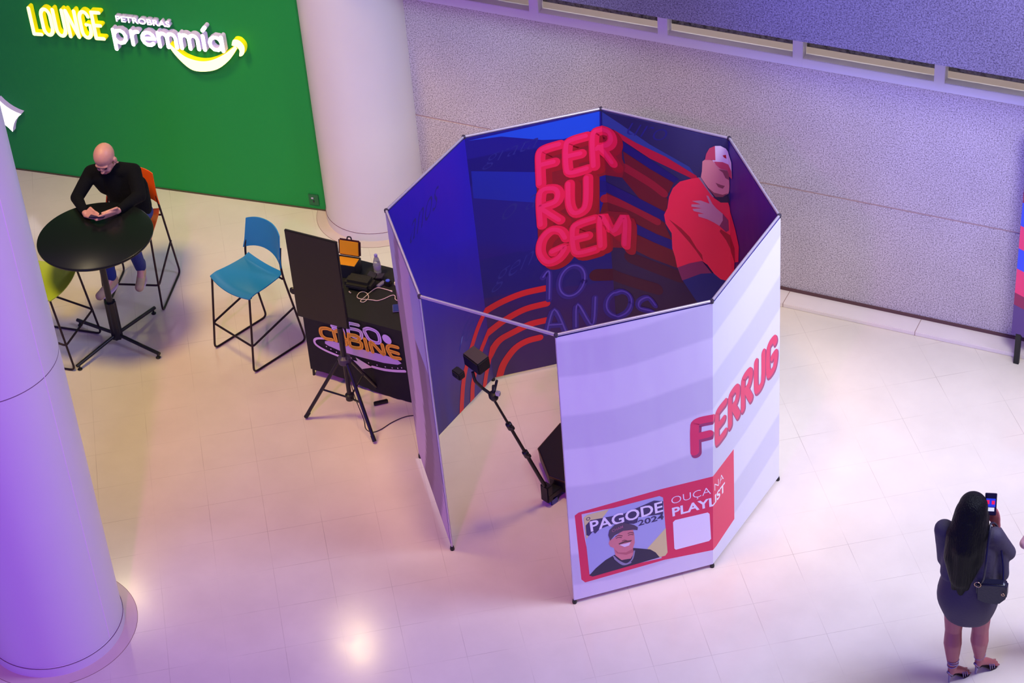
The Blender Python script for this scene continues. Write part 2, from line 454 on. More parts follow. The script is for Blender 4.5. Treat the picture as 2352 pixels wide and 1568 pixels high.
'c_deg':[[(0.842,0.614),(0.837,0.598),(0.826,0.586),(0.811,0.581),(0.794,0.583),(0.778,0.591),(0.765,0.605),(0.758,0.623),(0.756,0.641),(0.762,0.657),(0.773,0.669),(0.788,0.674),(0.804,0.672),(0.82,0.664),(0.833,0.65),(0.841,0.632)]],
'c_ring':[[(0.176,0.455),(0.108,0.435),(0.077,0.403),(0.092,0.36),(0.18,0.326),(0.306,0.304)],[(0.625,0.287),(0.731,0.289),(0.838,0.307),(0.936,0.333)]],
'c_disc':[[(0.183,0.428),(0.24,0.45),(0.379,0.45),(0.591,0.447),(0.776,0.449),(0.879,0.433),(0.913,0.408),(0.873,0.382),(0.739,0.362),(0.527,0.358),(0.341,0.362),(0.21,0.388),(0.18,0.403)]],
'c_dots':[[(0.191,0.374),(0.232,0.358),(0.284,0.341),(0.425,0.322),(0.59,0.318),(0.671,0.319),(0.75,0.324),(0.816,0.333),(0.871,0.346),(0.908,0.36)]],
'c_arrow':[[(0.408,0.305),(0.483,0.303),(0.469,0.341),(0.624,0.28),(0.466,0.209),(0.476,0.248),(0.414,0.265)]],
'c_hem':[[(-0.013,0.077),(0.019,0.069),(0.161,0.069),(0.328,0.06),(0.538,0.015)]],
}

# ------------------------------------------------------------------ floor
def tile_mat():
    m = bpy.data.materials.new('cream_floor_tiles')
    m.use_nodes = True
    nt = m.node_tree
    N, K = nt.nodes, nt.links
    b = N['Principled BSDF']
    tc = N.new('ShaderNodeTexCoord')
    mp = N.new('ShaderNodeMapping')
    mp.vector_type = 'POINT'
    a = math.radians(-35.6)
    mp.inputs['Rotation'].default_value = (0, 0, a)
    cx, cy = -2.371, -1.218
    mp.inputs['Location'].default_value = (-(cx * math.cos(a) - cy * math.sin(a)), -(cx * math.sin(a) + cy * math.cos(a)), 0)
    K.new(tc.outputs['Object'], mp.inputs['Vector'])
    br = N.new('ShaderNodeTexBrick')
    br.offset = 0.0
    br.squash = 1.0
    br.inputs['Scale'].default_value = 1.0
    br.inputs['Brick Width'].default_value = 0.43
    br.inputs['Row Height'].default_value = 0.43
    br.inputs['Mortar Size'].default_value = 0.0022
    br.inputs['Mortar Smooth'].default_value = 0.3
    br.inputs['Color1'].default_value = (1, 1, 1, 1)
    br.inputs['Color2'].default_value = (0.93, 0.93, 0.93, 1)
    br.inputs['Mortar'].default_value = (0, 0, 0, 1)
    K.new(mp.outputs[0], br.inputs['Vector'])
    no = N.new('ShaderNodeTexNoise')
    no.inputs['Scale'].default_value = 1.6
    no.inputs['Detail'].default_value = 3
    K.new(tc.outputs['Object'], no.inputs['Vector'])
    r1 = N.new('ShaderNodeMapRange')       # how dirty the joint is here
    r1.inputs['From Min'].default_value = 0.42
    r1.inputs['From Max'].default_value = 0.68
    r1.inputs['To Min'].default_value = 0.03
    r1.inputs['To Max'].default_value = 0.42
    K.new(no.outputs['Fac'], r1.inputs['Value'])
    mu = N.new('ShaderNodeMath')
    mu.operation = 'MULTIPLY'
    K.new(br.outputs['Fac'], mu.inputs[0])
    K.new(r1.outputs[0], mu.inputs[1])
    n2 = N.new('ShaderNodeTexNoise')
    n2.inputs['Scale'].default_value = 2.3
    n2.inputs['Detail'].default_value = 8
    n2.inputs['Roughness'].default_value = 0.6
    K.new(tc.outputs['Object'], n2.inputs['Vector'])
    mx = N.new('ShaderNodeMix')
    mx.data_type = 'RGBA'
    mx.inputs[6].default_value = S(212, 200, 184)
    mx.inputs[7].default_value = S(232, 220, 204)
    K.new(n2.outputs['Fac'], mx.inputs[0])
    m3 = N.new('ShaderNodeMix')
    m3.data_type = 'RGBA'
    m3.blend_type = 'MULTIPLY'
    m3.inputs[0].default_value = 0.5
    K.new(mx.outputs[2], m3.inputs[6])
    K.new(br.outputs['Color'], m3.inputs[7])
    m2 = N.new('ShaderNodeMix')
    m2.data_type = 'RGBA'
    K.new(mu.outputs[0], m2.inputs[0])
    K.new(mx.outputs[2], m2.inputs[6])
    m2.inputs[7].default_value = S(120, 88, 72)
    K.new(m2.outputs[2], b.inputs['Base Color'])
    rr = N.new('ShaderNodeMapRange')
    rr.inputs['To Min'].default_value = 0.09
    rr.inputs['To Max'].default_value = 0.20
    K.new(n2.outputs['Fac'], rr.inputs['Value'])
    K.new(rr.outputs[0], b.inputs['Roughness'])
    b.inputs['Specular IOR Level'].default_value = 0.35
    return m


bm = bmesh.new()
box(bm, (0, -3, -0.1), (26, 22, 0.2))
struct(mesh_ob('floor', bm, tile_mat()), 'glossy cream tiled floor')


def granite_mat(name, a, b_, c, scale=55):
    m = bpy.data.materials.new(name)
    m.use_nodes = True
    nt = m.node_tree
    N, K = nt.nodes, nt.links
    b = N['Principled BSDF']
    tc = N.new('ShaderNodeTexCoord')
    no = N.new('ShaderNodeTexNoise')
    no.inputs['Scale'].default_value = scale
    no.inputs['Detail'].default_value = 3.0
    no.inputs['Roughness'].default_value = 0.7
    K.new(tc.outputs['Object'], no.inputs['Vector'])
    cr = N.new('ShaderNodeValToRGB')
    e = cr.color_ramp.elements
    e[0].position = 0.36
    e[0].color = a
    e[1].position = 0.62
    e[1].color = c
    x = e.new(0.47)
    x.color = b_
    K.new(no.outputs['Fac'], cr.inputs['Fac'])
    n2 = N.new('ShaderNodeTexNoise')
    n2.inputs['Scale'].default_value = 2.2
    n2.inputs['Detail'].default_value = 4
    K.new(tc.outputs['Object'], n2.inputs['Vector'])
    mx = N.new('ShaderNodeMix')
    mx.data_type = 'RGBA'
    mx.blend_type = 'MULTIPLY'
    mx.inputs[0].default_value = 0.35
    K.new(cr.outputs['Color'], mx.inputs[6])
    r = N.new('ShaderNodeMapRange')
    r.inputs['To Min'].default_value = 0.45
    r.inputs['To Max'].default_value = 1.15
    K.new(n2.outputs['Fac'], r.inputs['Value'])
    K.new(r.outputs[0], mx.inputs[7])
    K.new(mx.outputs[2], b.inputs['Base Color'])
    b.inputs['Roughness'].default_value = 0.5
    return m


granite = granite_mat('speckled_granite', S(122, 108, 118), S(190, 176, 182), S(226, 214, 220), 92)
groutm = mat('beige_joint', S(190, 160, 150), 0.8)
white_al = mat('white_painted_aluminium', S(225, 220, 226), 0.35)
YW = 2.707
# granite lower wall, one slab course over another with a joint between
bm = bmesh.new()
x0, x1 = -3.4, 6.2
box(bm, ((x0 + x1) / 2, YW + 0.15, 0.55), (x1 - x0, 0.30, 1.09))
box(bm, ((x0 + x1) / 2, YW + 0.15, 1.71), (x1 - x0, 0.30, 1.195))
box(bm, ((x0 + x1) / 2, YW + 0.156, 1.104), (x1 - x0, 0.30, 0.05), mi=1)
struct(mesh_ob('wall_back', bm, [granite, groutm]), 'speckled granite wall in two courses')
# pale stone kerb along the granite
bm = bmesh.new()
box(bm, (1.4, 2.607, 0.02), (9.6, 0.20, 0.04), bev=0.004)
for k in range(9):
    box(bm, (-3.0 + 1.17 * k + 0.17, 2.607, 0.0206), (0.006, 0.201, 0.0402), mi=1)
struct(mesh_ob('trim_1', bm, [mat('pale_stone_kerb', S(236, 222, 216), 0.3, var=0.08, bscale=3), mat('kerb_joint', S(170, 140, 130), 0.8)]))
bm = bmesh.new()
box(bm, (1.4, 2.700, 0.052), (9.6, 0.02, 0.025))
struct(mesh_ob('trim_2', bm, mat('dark_sealant', S(96, 62, 66), 0.8, bump=0.6, bscale=30)))

# window band over the granite: bottom rail, posts, panes, ledge
bm = bmesh.new()
box(bm, (1.4, YW + 0.03, 2.352), (9.6, 0.10, 0.085), bev=0.004)
wf = struct(mesh_ob('window_1', bm, white_al), 'white framed window band above the granite')
wf['category'] = 'window'
for k in range(8):
    xx = -1.594 - 1.17 + 1.163 * k
    bm = bmesh.new()
    box(bm, (xx, YW + 0.03, 2.78), (0.086, 0.104, 0.94), bev=0.004)
    mesh_ob('window_post', bm, white_al, wf)
    if k < 7:
        bm = bmesh.new()
        box(bm, (xx + 0.5815, YW + 0.06, 2.82), (1.075, 0.006, 0.86))
        g = bpy.data.materials.get('window_glass')
        if not g:
            g = mat('window_glass', (0.9, 0.93, 0.95, 1), 0.02, trans=1.0)
            g.node_tree.nodes['Principled BSDF'].inputs['IOR'].default_value = 1.15
            g.name = 'window_glass'
        mesh_ob('window_pane', bm, g, wf)
bm = bmesh.new()
box(bm, (1.4, YW + 0.03, 3.27), (9.6, 0.10, 0.07))
mesh_ob('window_head', bm, white_al, wf)
bm = bmesh.new()
box(bm, (1.4, YW + 0.13, 2.345), (9.6, 0.14, 0.06))
struct(mesh_ob('trim_3', bm, mat('beige_ledge', S(176, 162, 158), 0.5)))
bm = bmesh.new()
box(bm, (1.4, YW + 0.27, 2.9), (9.6, 0.14, 1.2))
struct(mesh_ob('wall_inner', bm, granite_mat('dark_pebble_stone', S(34, 34, 38), S(92, 88, 92), S(120, 118, 122), 22)))
# hanging upper storey: fascia and soffit
fasc = granite_mat('fascia_granite', S(70, 60, 84), S(112, 102, 124), S(142, 132, 156), 85)  # same granite as the wall; dim violet light put into its colour
bm = bmesh.new()
box(bm, (1.4, 1.987, 3.80), (9.6, 0.16, 1.52))
struct(mesh_ob('wall_upper', bm, fasc), 'granite clad parapet of the storey above')
bm = bmesh.new()
box(bm, (1.4, 2.48, 3.36), (9.6, 0.83, 0.12))
struct(mesh_ob('ceiling', bm, mat('grey_soffit', S(150, 145, 155), 0.8)))

# green partition
GA = math.radians(6.761)
gt = Vector((math.cos(GA), math.sin(GA), 0))
gn = Vector((math.sin(GA), -math.cos(GA), 0))   # towards the hall
G0 = Vector((-3.827, 2.465, 0))
green = mat('green_felt_paint', S(14, 150, 62), 0.75, bump=0.25, bscale=260, var=0.05)
bm = bmesh.new()
c = G0 + gt * (-2.3) - gn * 0.06
box(bm, (c.x, c.y, 2.0), (5.6, 0.12, 4.0), Matrix.Rotation(GA, 3, 'Z'))
struct(mesh_ob('wall_left', bm, green), 'green painted partition wall')
bm = bmesh.new()
c = G0 + gt * (-2.3) + gn * 0.004
box(bm, (c.x, c.y, 0.006), (5.6, 0.012, 0.012), Matrix.Rotation(GA, 3, 'Z'))
struct(mesh_ob('baseboard_left', bm, mat('dark_gap', S(80, 74, 50), 0.8)))


def gpos(u, z, d=0.0):
    p = G0 + gt * u + gn * d
    return Vector((p.x, p.y, z))


# pillars
def pillar(name, c, r, h, seam_ang, ring):
    wp = mat('white_pillar_paint', S(226, 218, 222), 0.38, var=0.02, bscale=3)
    bm = bmesh.new()
    prof = [(r + 0.006, 0), (r + 0.006, 0.085), (r, 0.09)]
    z = 0.09
    for jz in ring:
        prof += [(r, jz - 0.004), (r - 0.004, jz - 0.002), (r - 0.004, jz + 0.002), (r, jz + 0.004)]
    prof += [(r, h)]
    lathe(bm, prof, 96, (c[0], c[1], 0))
    o = struct(mesh_ob(name, bm, wp, smooth=True), 'round white pillar')
    bm = bmesh.new()
    lathe(bm, [(r + 0.0075, 0.084), (r + 0.0075, 0.088)], 96, (c[0], c[1], 0))
    for jz in ring:
        lathe(bm, [(r + 0.0008, jz - 0.002), (r + 0.0008, jz + 0.002)], 96, (c[0], c[1], 0))
    mesh_ob('joint_line', bm, mat('pillar_joint', S(120, 90, 110), 0.8), o)
    if seam_ang is not None:
        bm = bmesh.new()
        x, y = c[0] + math.cos(seam_ang) * r, c[1] + math.sin(seam_ang) * r
        tube(bm, [(x, y, 0.1), (x, y, h)], 0.003, 6)
        mesh_ob('seam_bead', bm, mat('pillar_seam', S(252, 236, 240), 0.5), o)
    bm = bmesh.new()
    lathe(bm, [(r + 0.10, 0.0), (r + 0.10, 0.0015), (r, 0.0015)], 96, (c[0], c[1], 0))
    mesh_ob('floor_ring', bm, mat('ring_tile', S(214, 192, 184), 0.3, var=0.06, bscale=6), o)
    bm = bmesh.new()
    lathe(bm, [(r + 0.103, 0.0), (r + 0.103, 0.001), (r + 0.10, 0.001)], 96, (c[0], c[1], 0))
    mesh_ob('ring_joint', bm, mat('ring_grout', S(130, 90, 80), 0.8), o)
    return o


pillar('pillar_left', (-3.094, -3.063), 0.505, 7.5, math.radians(-2), [2.58])
pillar('pillar_back', (-3.327, 2.621), 0.472, 6.5, None, [])

# ------------------------------------------------------------------ lit wall sign
em_w = mat('white_lit_face', S(255, 250, 255), 0.5, emit=S(255, 248, 255), es=2.2)
em_wr = mat('white_letter_return', S(215, 195, 225), 0.5, emit=S(200, 180, 235), es=0.25)
em_y = mat('yellow_lit_face', S(255, 250, 180), 0.5, emit=S(255, 252, 150), es=1.9)
em_yr = mat('yellow_letter_return', S(240, 220, 20), 0.5, emit=S(240, 225, 0), es=0.55)
RX = frame3(gt, Vector((0, 0, 1)))          # sheet (x right, y up) -> wall plane, z towards the hall
sign = thing('wall_sign', 'large lit channel letter sign reading LOUNGE PETROBRAS premmia on the green wall', 'sign', gpos(-1.75, 1.7, 0))
inv = Matrix.Translation(-sign.location)


def adj(u, z):
    """the sign climbs very slightly to the right"""
    if u < -1.9:
        return -2.632 + (u + 2.715) * 0.895, z + 0.012 + 0.035 * (u + 2.7) / 0.85
    if z > 1.835 and u < -1.2 and u > -1.85:
        return u + 0.036, z + 0.014
    return u, z


def adjw(u, z):
    return -1.80 + (u + 1.87) * 0.915, z * 0.93 + 1.60 * 0.07 + 0.032 + 0.045 * (u + 1.87) / 1.15


def face_letters(name, text, u0, u1, z0, z1, off, face, side, depth=0.05, inner=0.0):
    bmf = text_bm(text, offset=off, extrude=0.0)
    for f in bmf.faces:
        f.material_index = 0
    # give the flat face a body: extrude backwards
    r = bmesh.ops.extrude_face_region(bmf, geom=list(bmf.faces))
    vs = [g for g in r['geom'] if isinstance(g, bmesh.types.BMVert)]
    top = set(vs)
    for v in bmf.verts:
        x, y = v.co.x, v.co.y
        d = 0.02 + (depth if v in top else 0.0)
        v.co = gpos(u0 + 0.036 + (u1 - u0) * x, z0 + 0.012 + (z1 - z0) * y, d) - sign.location
    bmesh.ops.recalc_face_normals(bmf, faces=list(bmf.faces))
    for f in bmf.faces:
        f.material_index = 0 if all(v in top for v in f.verts) else 1
    o = mesh_ob(name, bmf, [face, side], sign)
    if inner:
        mm = o.modifiers.new('bev', 'BEVEL')
        mm.width = inner
        mm.segments = 1
    return o


def stroke_letter(name, strokes, w, face, side, depth=0.06):
    bm = bmesh.new()
    for s in strokes:
        ribbon(bm, s, w, k=0, cap=True)
    bmesh.ops.remove_doubles(bm, verts=list(bm.verts), dist=0.0004)
    r = bmesh.ops.extrude_face_region(bm, geom=list(bm.faces))
    top = set(g for g in r['geom'] if isinstance(g, bmesh.types.BMVert))
    for v in bm.verts:
        v.co = gpos(v.co.x, v.co.y, 0.02 + (depth if v in top else 0)) - sign.location
    bmesh.ops.recalc_face_normals(bm, faces=list(bm.faces))
    for f in bm.faces:
        f.material_index = 0 if all(v in top for v in f.verts) else 1
    return mesh_ob(name, bm, [face, side], sign)


def arcpts(cx, cy, rx, ry, a0, a1, n=12):
    return [(cx + rx * math.cos(math.radians(a0 + (a1 - a0) * i / n)), cy + ry * math.sin(math.radians(a0 + (a1 - a0) * i / n))) for i in range(n + 1)]


LH = 0.27     # condensed capitals drawn in a 1 x 1 cell
cells = {
    'L': [[(0, 1), (0, 0)], [(0, 0), (0.75, 0)]],
    'O': [[(0, .3)] + arcpts(.45, .28, .45, .28, 180, 360) + arcpts(.45, .72, .45, .28, 0, 180) + [(0, .3)]],
    'U': [[(0, 1), (0, .3)] + arcpts(.45, .28, .45, .28, 180, 360) + [(.9, 1)]],
    'N': [[(0, 0), (0, 1)], [(0, 1), (.85, 0)], [(.85, 0), (.85, 1)]],
    'G': [arcpts(.45, .72, .45, .28, 20, 180) + arcpts(.45, .28, .45, .28, 180, 360) + [(.9, .5), (.55, .5)]],
    'E': [[(.75, 1), (0, 1)], [(0, 1), (0, 0)], [(0, 0), (.75, 0)], [(0, .5), (.65, .5)]],
}
u = -2.715
for ch in 'LOUNGE':
    w = 0.115
    stroke_letter('letter', [[adj(u + x * w, 1.62 + y * LH) for x, y in s] for s in cells[ch]], 0.037, em_y, em_yr)
    u += {'L': 0.128, 'E': .13}.get(ch, 0.148)
face_letters('word', 'PETROBRAS', -1.79, -1.25, 1.845, 1.908, 0.022, em_w, em_wr)
# rounded lower-case word drawn stroke by stroke
def arc_(cx, cy, r1, r2, a0, a1):
    return arcpts(cx, cy, r1, r2, a0, a1, 10)
X0, XH = 1.60, 0.155
lowers = []
def low(u, strokes):
    lowers.append([[(u + x * XH, X0 + y * XH) for x, y in s] for s in strokes])
low(-1.87, [[(0, -.42), (0, .98)], arc_(.42, .5, .42, .46, 200, 540)])
low(-1.67, [[(0, 0), (0, .98)], [(0, .55)] + arc_(.4, .55, .4, .4, 160, 80)])
low(-1.56, [arc_(.45, .5, .45, .47, 320, 0) [:0] + [(.02, .5), (.88, .52)] , [(.88, .52)] + arc_(.45, .5, .43, .46, 5, 315)])
low(-1.375, [[(0, 0), (0, .98)], [(0, .6)] + arc_(.3, .6, .3, .36, 170, 0) + [(.6, 0)], [(.6, .6)] + arc_(.9, .6, .3, .36, 170, 0) + [(1.2, 0)]])
low(-1.135, [[(0, 0), (0, .98)], [(0, .6)] + arc_(.3, .6, .3, .36, 170, 0) + [(.6, 0)], [(.6, .6)] + arc_(.9, .6, .3, .36, 170, 0) + [(1.2, 0)]])
low(-.885, [[(0, 0), (0, .98)], [(.05, 1.38), (.25, 1.62)]])
low(-.82, [arc_(.42, .5, .42, .46, 30, 390), [(.86, .98), (.86, 0)]])
for st in lowers:
    stroke_letter('letter', [[adjw(*p) for p in q] for q in st], 0.039, em_w, em_wr)
# smile with its nose
bm = bmesh.new()
outer = smooth_path([(-1.285, 1.655, 0), (-1.22, 1.53, 0), (-1.10, 1.405, 0), (-.98, 1.385, 0), (-.82, 1.43, 0), (-.68, 1.545, 0), (-.585, 1.675, 0)], 5)
inner = smooth_path([(-.60, 1.70, 0), (-.72, 1.60, 0), (-.86, 1.52, 0), (-.99, 1.495, 0), (-1.12, 1.525, 0), (-1.21, 1.60, 0), (-1.275, 1.665, 0)], 5)
for pts in (outer + inner, smooth_path([(-.635, 1.70, 0), (-.61, 1.76, 0), (-.55, 1.76, 0), (-.51, 1.70, 0), (-.53, 1.62, 0), (-.575, 1.595, 0), (-.565, 1.655, 0), (-.585, 1.69, 0)], 4)):
    flat_poly(bm, pts)
r = bmesh.ops.extrude_face_region(bm, geom=list(bm.faces))
top = set(g for g in r['geom'] if isinstance(g, bmesh.types.BMVert))
for v in bm.verts:
    v.co = gpos(v.co.x + 0.01, v.co.y + 0.05, 0.02 + (0.06 if v in top else 0)) - sign.location
bmesh.ops.recalc_face_normals(bm, faces=list(bm.faces))
for f in bm.faces:
    f.material_index = 0 if all(v in top for v in f.verts) else 1
mesh_ob('smile', bm, [em_y, em_yr], sign)
# star shaped lamp
bm = bmesh.new()
cu, cz = -3.165, 0.665
pts = []
for k in range(4):
    a0 = math.radians(12 + 90 * k)
    a1 = math.radians(12 + 90 * (k + 1))
    A = Vector((cu + .185 * math.cos(a0), cz + .185 * math.sin(a0), 0))
    B = Vector((cu + .185 * math.cos(a1), cz + .185 * math.sin(a1), 0))
    M = Vector((cu, cz, 0)) + ((A + B) / 2 - Vector((cu, cz, 0))) * 0.62
    for j in range(5):
        t = j / 5
        pts.append(A * (1 - t) ** 2 + M * 2 * t * (1 - t) + B * t * t)
flat_poly(bm, pts)
r = bmesh.ops.extrude_face_region(bm, geom=list(bm.faces))
top = set(g for g in r['geom'] if isinstance(g, bmesh.types.BMVert))
for v in bm.verts:
    v.co = gpos(v.co.x, v.co.y, 0.004 + (0.06 if v in top else 0))
bmesh.ops.recalc_face_normals(bm, faces=list(bm.faces))
for f in bm.faces:
    f.material_index = 0 if all(v in top for v in f.verts) else 1
tag(mesh_ob('star_lamp', bm, [em_w, em_wr]), 'white glowing four pointed star on the green wall beside the near pillar', 'wall lamp')
# socket plate by the back pillar
bm = bmesh.new()
c = gpos(-0.075, 0.115, 0.006)
RG = Matrix.Rotation(GA, 3, 'Z')
box(bm, c, (0.10, 0.012, 0.12), RG, bev=0.003)
o = tag(mesh_ob('wall_socket', bm, mat('green_plate', S(30, 105, 60), 0.5)), 'small green socket plate low on the green wall by the back pillar', 'socket')
bm = bmesh.new()
box(bm, gpos(-0.085, 0.135, 0.014), (0.02, 0.008, 0.014), RG)
box(bm, gpos(-0.075, 0.10, 0.013), (0.012, 0.006, 0.02), RG, mi=1)
mesh_ob('socket_insert', bm, [mat('pale_plastic', S(200, 190, 220), 0.4), mat('dark_plastic', S(40, 34, 50), 0.4)], o)

# ------------------------------------------------------------------ eight sided photo booth
VT = {1: (-.421, 1.363), 2: (.665, 1.293), 3: (1.361, .458), 4: (1.267, -.654), 5: (.41, -1.366), 6: (-.667, -1.29), 7: (-1.376, -.432), 8: (-1.264, .651)}
VB = {1: (-.405, 1.44), 2: (.68, 1.335), 3: (1.386, .388), 4: (1.256, -.705), 5: (.44, -1.428), 6: (-.669, -1.237), 7: (-1.386, -.357), 8: (-1.252, .739)}
BH = 2.475
INN = [7, 8, 1, 2, 3]
OUT = [5, 4, 3]
booth = thing('photo_booth', 'tall open-topped octagonal fabric booth with blue printed inside and white outside', 'photo booth', (0, 0, 0))


def bpt(chain, u, z, off=0.0):
    """off > 0 moves into the booth"""
    k = min(max(int(math.floor(u + 1e-7)), 0), len(chain) - 2)
    t = u - k
    a, b = chain[k], chain[k + 1]
    s = z / BH
    def L(V, vv):
        p = Vector(V[vv])
        return p * (1 - off / p.length)
    bt = L(VB, a) * (1 - t) + L(VB, b) * t
    tp = L(VT, a) * (1 - t) + L(VT, b) * t
    q = bt * (1 - s) + tp * s
    return Vector((q.x, q.y, z))


chrome = mat('booth_tube', S(205, 200, 215), 0.25, 0.6)
blackp = mat('black_plastic', S(16, 15, 18), 0.45)
for k in range(1, 9):
    n = k % 8 + 1
    bm = bmesh.new()
    tube(bm, [(VB[k][0], VB[k][1], 0.03), (VT[k][0], VT[k][1], BH)], 0.0085, 12)
    o = mesh_ob('pole', bm, chrome, booth, smooth=True)
    bm = bmesh.new()
    lathe(bm, [(0.016, 0), (0.018, 0.012), (0.014, 0.035)], 14, (VB[k][0], VB[k][1], 0.0))
    mesh_ob('foot', bm, blackp, booth, smooth=True)
    bm = bmesh.new()
    tube(bm, [(VT[k][0], VT[k][1], BH + .004), (VT[n][0], VT[n][1], BH + .004)], 0.0125 if k == 5 else 0.0105, 12)
    mesh_ob('top_rail', bm, chrome, booth, smooth=True)
    bm = bmesh.new()
    lathe(bm, [(0.0, -0.02), (0.015, -0.015), (0.017, 0.004), (0.012, 0.012), (0, 0.014)], 14, (VT[k][0], VT[k][1], BH + .004))
    mesh_ob('corner_joint', bm, mat('dark_joint', S(52, 46, 62), 0.4), booth, smooth=True)


def fabric_mat(name, rough, bump, scl):
    m = bpy.data.materials.new(name)
    m.use_nodes = True
    nt = m.node_tree
    b = nt.nodes['Principled BSDF']
    a = nt.nodes.new('ShaderNodeAttribute')
    a.attribute_name = 'print'
    nt.links.new(a.outputs['Color'], b.inputs['Base Color'])
    b.inputs['Roughness'].default_value = rough
    tc = nt.nodes.new('ShaderNodeTexCoord')
    mp = nt.nodes.new('ShaderNodeMapping')
    mp.inputs['Scale'].default_value = scl
    n = nt.nodes.new('ShaderNodeTexNoise')
    n.inputs['Scale'].default_value = 1.0
    n.inputs['Detail'].default_value = 2
    bp = nt.nodes.new('ShaderNodeBump')
    bp.inputs['Strength'].default_value = bump
    bp.inputs['Distance'].default_value = 0.02
    nt.links.new(tc.outputs['Object'], mp.inputs['Vector'])
    nt.links.new(mp.outputs[0], n.inputs['Vector'])
    nt.links.new(n.outputs['Fac'], bp.inputs['Height'])
    nt.links.new(bp.outputs['Normal'], b.inputs['Normal'])
    return m


fab_in = fabric_mat('printed_fabric_inside', 0.38, 0.5, (3, 3, 1.2))
fab_out = fabric_mat('printed_fabric_outside', 0.6, 0.6, (4, 4, 1.0))


def lerp(a, b, t):
    t = max(0.0, min(1.0, t))
    return tuple(x * (1 - t) + y * t for x, y in zip(a, b))


def in_col(U, z):
    """printed background of the inside, U = 0..4 along the panels, -1..0 the left flap"""
    h = z / BH
    wav = 0.05 * math.sin(U * 3.1 + z * 2.3) + 0.03 * math.sin(z * 9 + U * 5)
    if U < 1:
        c = lerp((52, 32, 112), (46, 34, 176), (h + wav - 0.1) * 1.8)
        if h < 0.45:
            st = math.sin(U * 26 + 3 * z) * math.sin(U * 11 - z)
            c = lerp(c, (34, 30, 140), 0.5 * max(0, st) * (0.45 - h) * 4)
    elif U < 2:
        c = lerp((54, 24, 92), (32, 26, 128), (h - 0.22 + wav) * 2.6)
        hz = h + 0.02 * math.sin(U * 4)
        if 0.80 < hz < 0.90:
            c = lerp(c, (24, 20, 108), 0.8)
        if 0.34 < hz < 0.50:
            c = lerp(c, (26, 26, 112), 0.7)
    elif U < 3:
        c = lerp((48, 20, 62), (44, 42, 88), (h - 0.25 + wav) * 1.9)
        c = lerp(c, (70, 72, 122), max(0, 1 - abs(U - 2.75) * 2.2) * max(0, (h - .72) * 3))
    else:
        c = lerp((40, 22, 92), (50, 42, 140), (h - 0.3 + wav) * 1.5)
    return c


def out_col(U, z):
    v = z + 0.10 * math.sin(U * 1.7 + 0.9) + 0.02 * math.sin(U * 5.0)
    ph = (v * 1.55 + 0.1) % 1.0
    k = min(1, max(0, (ph - 0.5) / 0.03)) if ph < 0.96 else (1 - ph) / 0.04
    return lerp((228, 226, 238), (212, 210, 226), k)


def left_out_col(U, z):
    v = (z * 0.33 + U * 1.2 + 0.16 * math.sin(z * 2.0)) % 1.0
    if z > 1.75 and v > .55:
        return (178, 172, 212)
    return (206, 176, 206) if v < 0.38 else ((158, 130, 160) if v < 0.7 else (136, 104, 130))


def panel(a, b, U0, incol, outcol, z0=0.035, z1=BH - 0.012):
    nu, nz = 26, 170
    bm = bmesh.new()
    lay = bm.loops.layers.color.new('print')
    ch = [a, b]
    for side, off in ((0, 0.010), (1, -0.010)):
        g = [[bm.verts.new(bpt(ch, i / nu, z0 + (z1 - z0) * j / nz, off)) for j in range(nz + 1)] for i in range(nu + 1)]
        for i in range(nu):
            for j in range(nz):
                q = (g[i][j], g[i + 1][j], g[i + 1][j + 1], g[i][j + 1])
                f = bm.faces.new(q if side else q[::-1])
                f.material_index = side
                idx = [(i, j), (i + 1, j), (i + 1, j + 1), (i, j + 1)]
                if not side:
                    idx = idx[::-1]
                for l, (ii, jj) in zip(f.loops, idx):
                    z = z0 + (z1 - z0) * jj / nz
                    U = U0 + min(max(ii / nu, 0.002), 0.998)
                    cc = incol(U, z) if side == 0 else outcol(U, z)
                    l[lay] = (cc[0] / 255, cc[1] / 255, cc[2] / 255, 1)
        if side == 0:
            g0 = g
    rim = []
    def edge(A, B):
        for k in range(len(A) - 1):
            f = bm.faces.new((A[k], A[k + 1], B[k + 1], B[k]))
            f.material_index = 1
            for l in f.loops:
                l[lay] = (0.16, 0.13, 0.5, 1)
    edge([g0[i][0] for i in range(nu + 1)], [g[i][0] for i in range(nu + 1)])
    edge([g0[i][nz] for i in range(nu + 1)], [g[i][nz] for i in range(nu + 1)])
    edge(g0[0], g[0])
    edge(g0[nu], g[nu])
    bmesh.ops.recalc_face_normals(bm, faces=list(bm.faces))
    return mesh_ob('fabric_panel', bm, [fab_in, fab_out], booth)


panel(7, 8, 0, in_col, out_col)
panel(8, 1, 1, in_col, out_col)
panel(1, 2, 2, in_col, out_col)
panel(2, 3, 3, in_col, out_col)
panel(3, 4, 0, lambda U, z: in_col(3.5, z), lambda U, z: out_col(2 - U, z))
panel(4, 5, 0, lambda U, z: in_col(3.5, z), lambda U, z: out_col(1 - U, z))
panel(6, 7, 0, lambda U, z: in_col(0.1, z), left_out_col, z0=0.06)


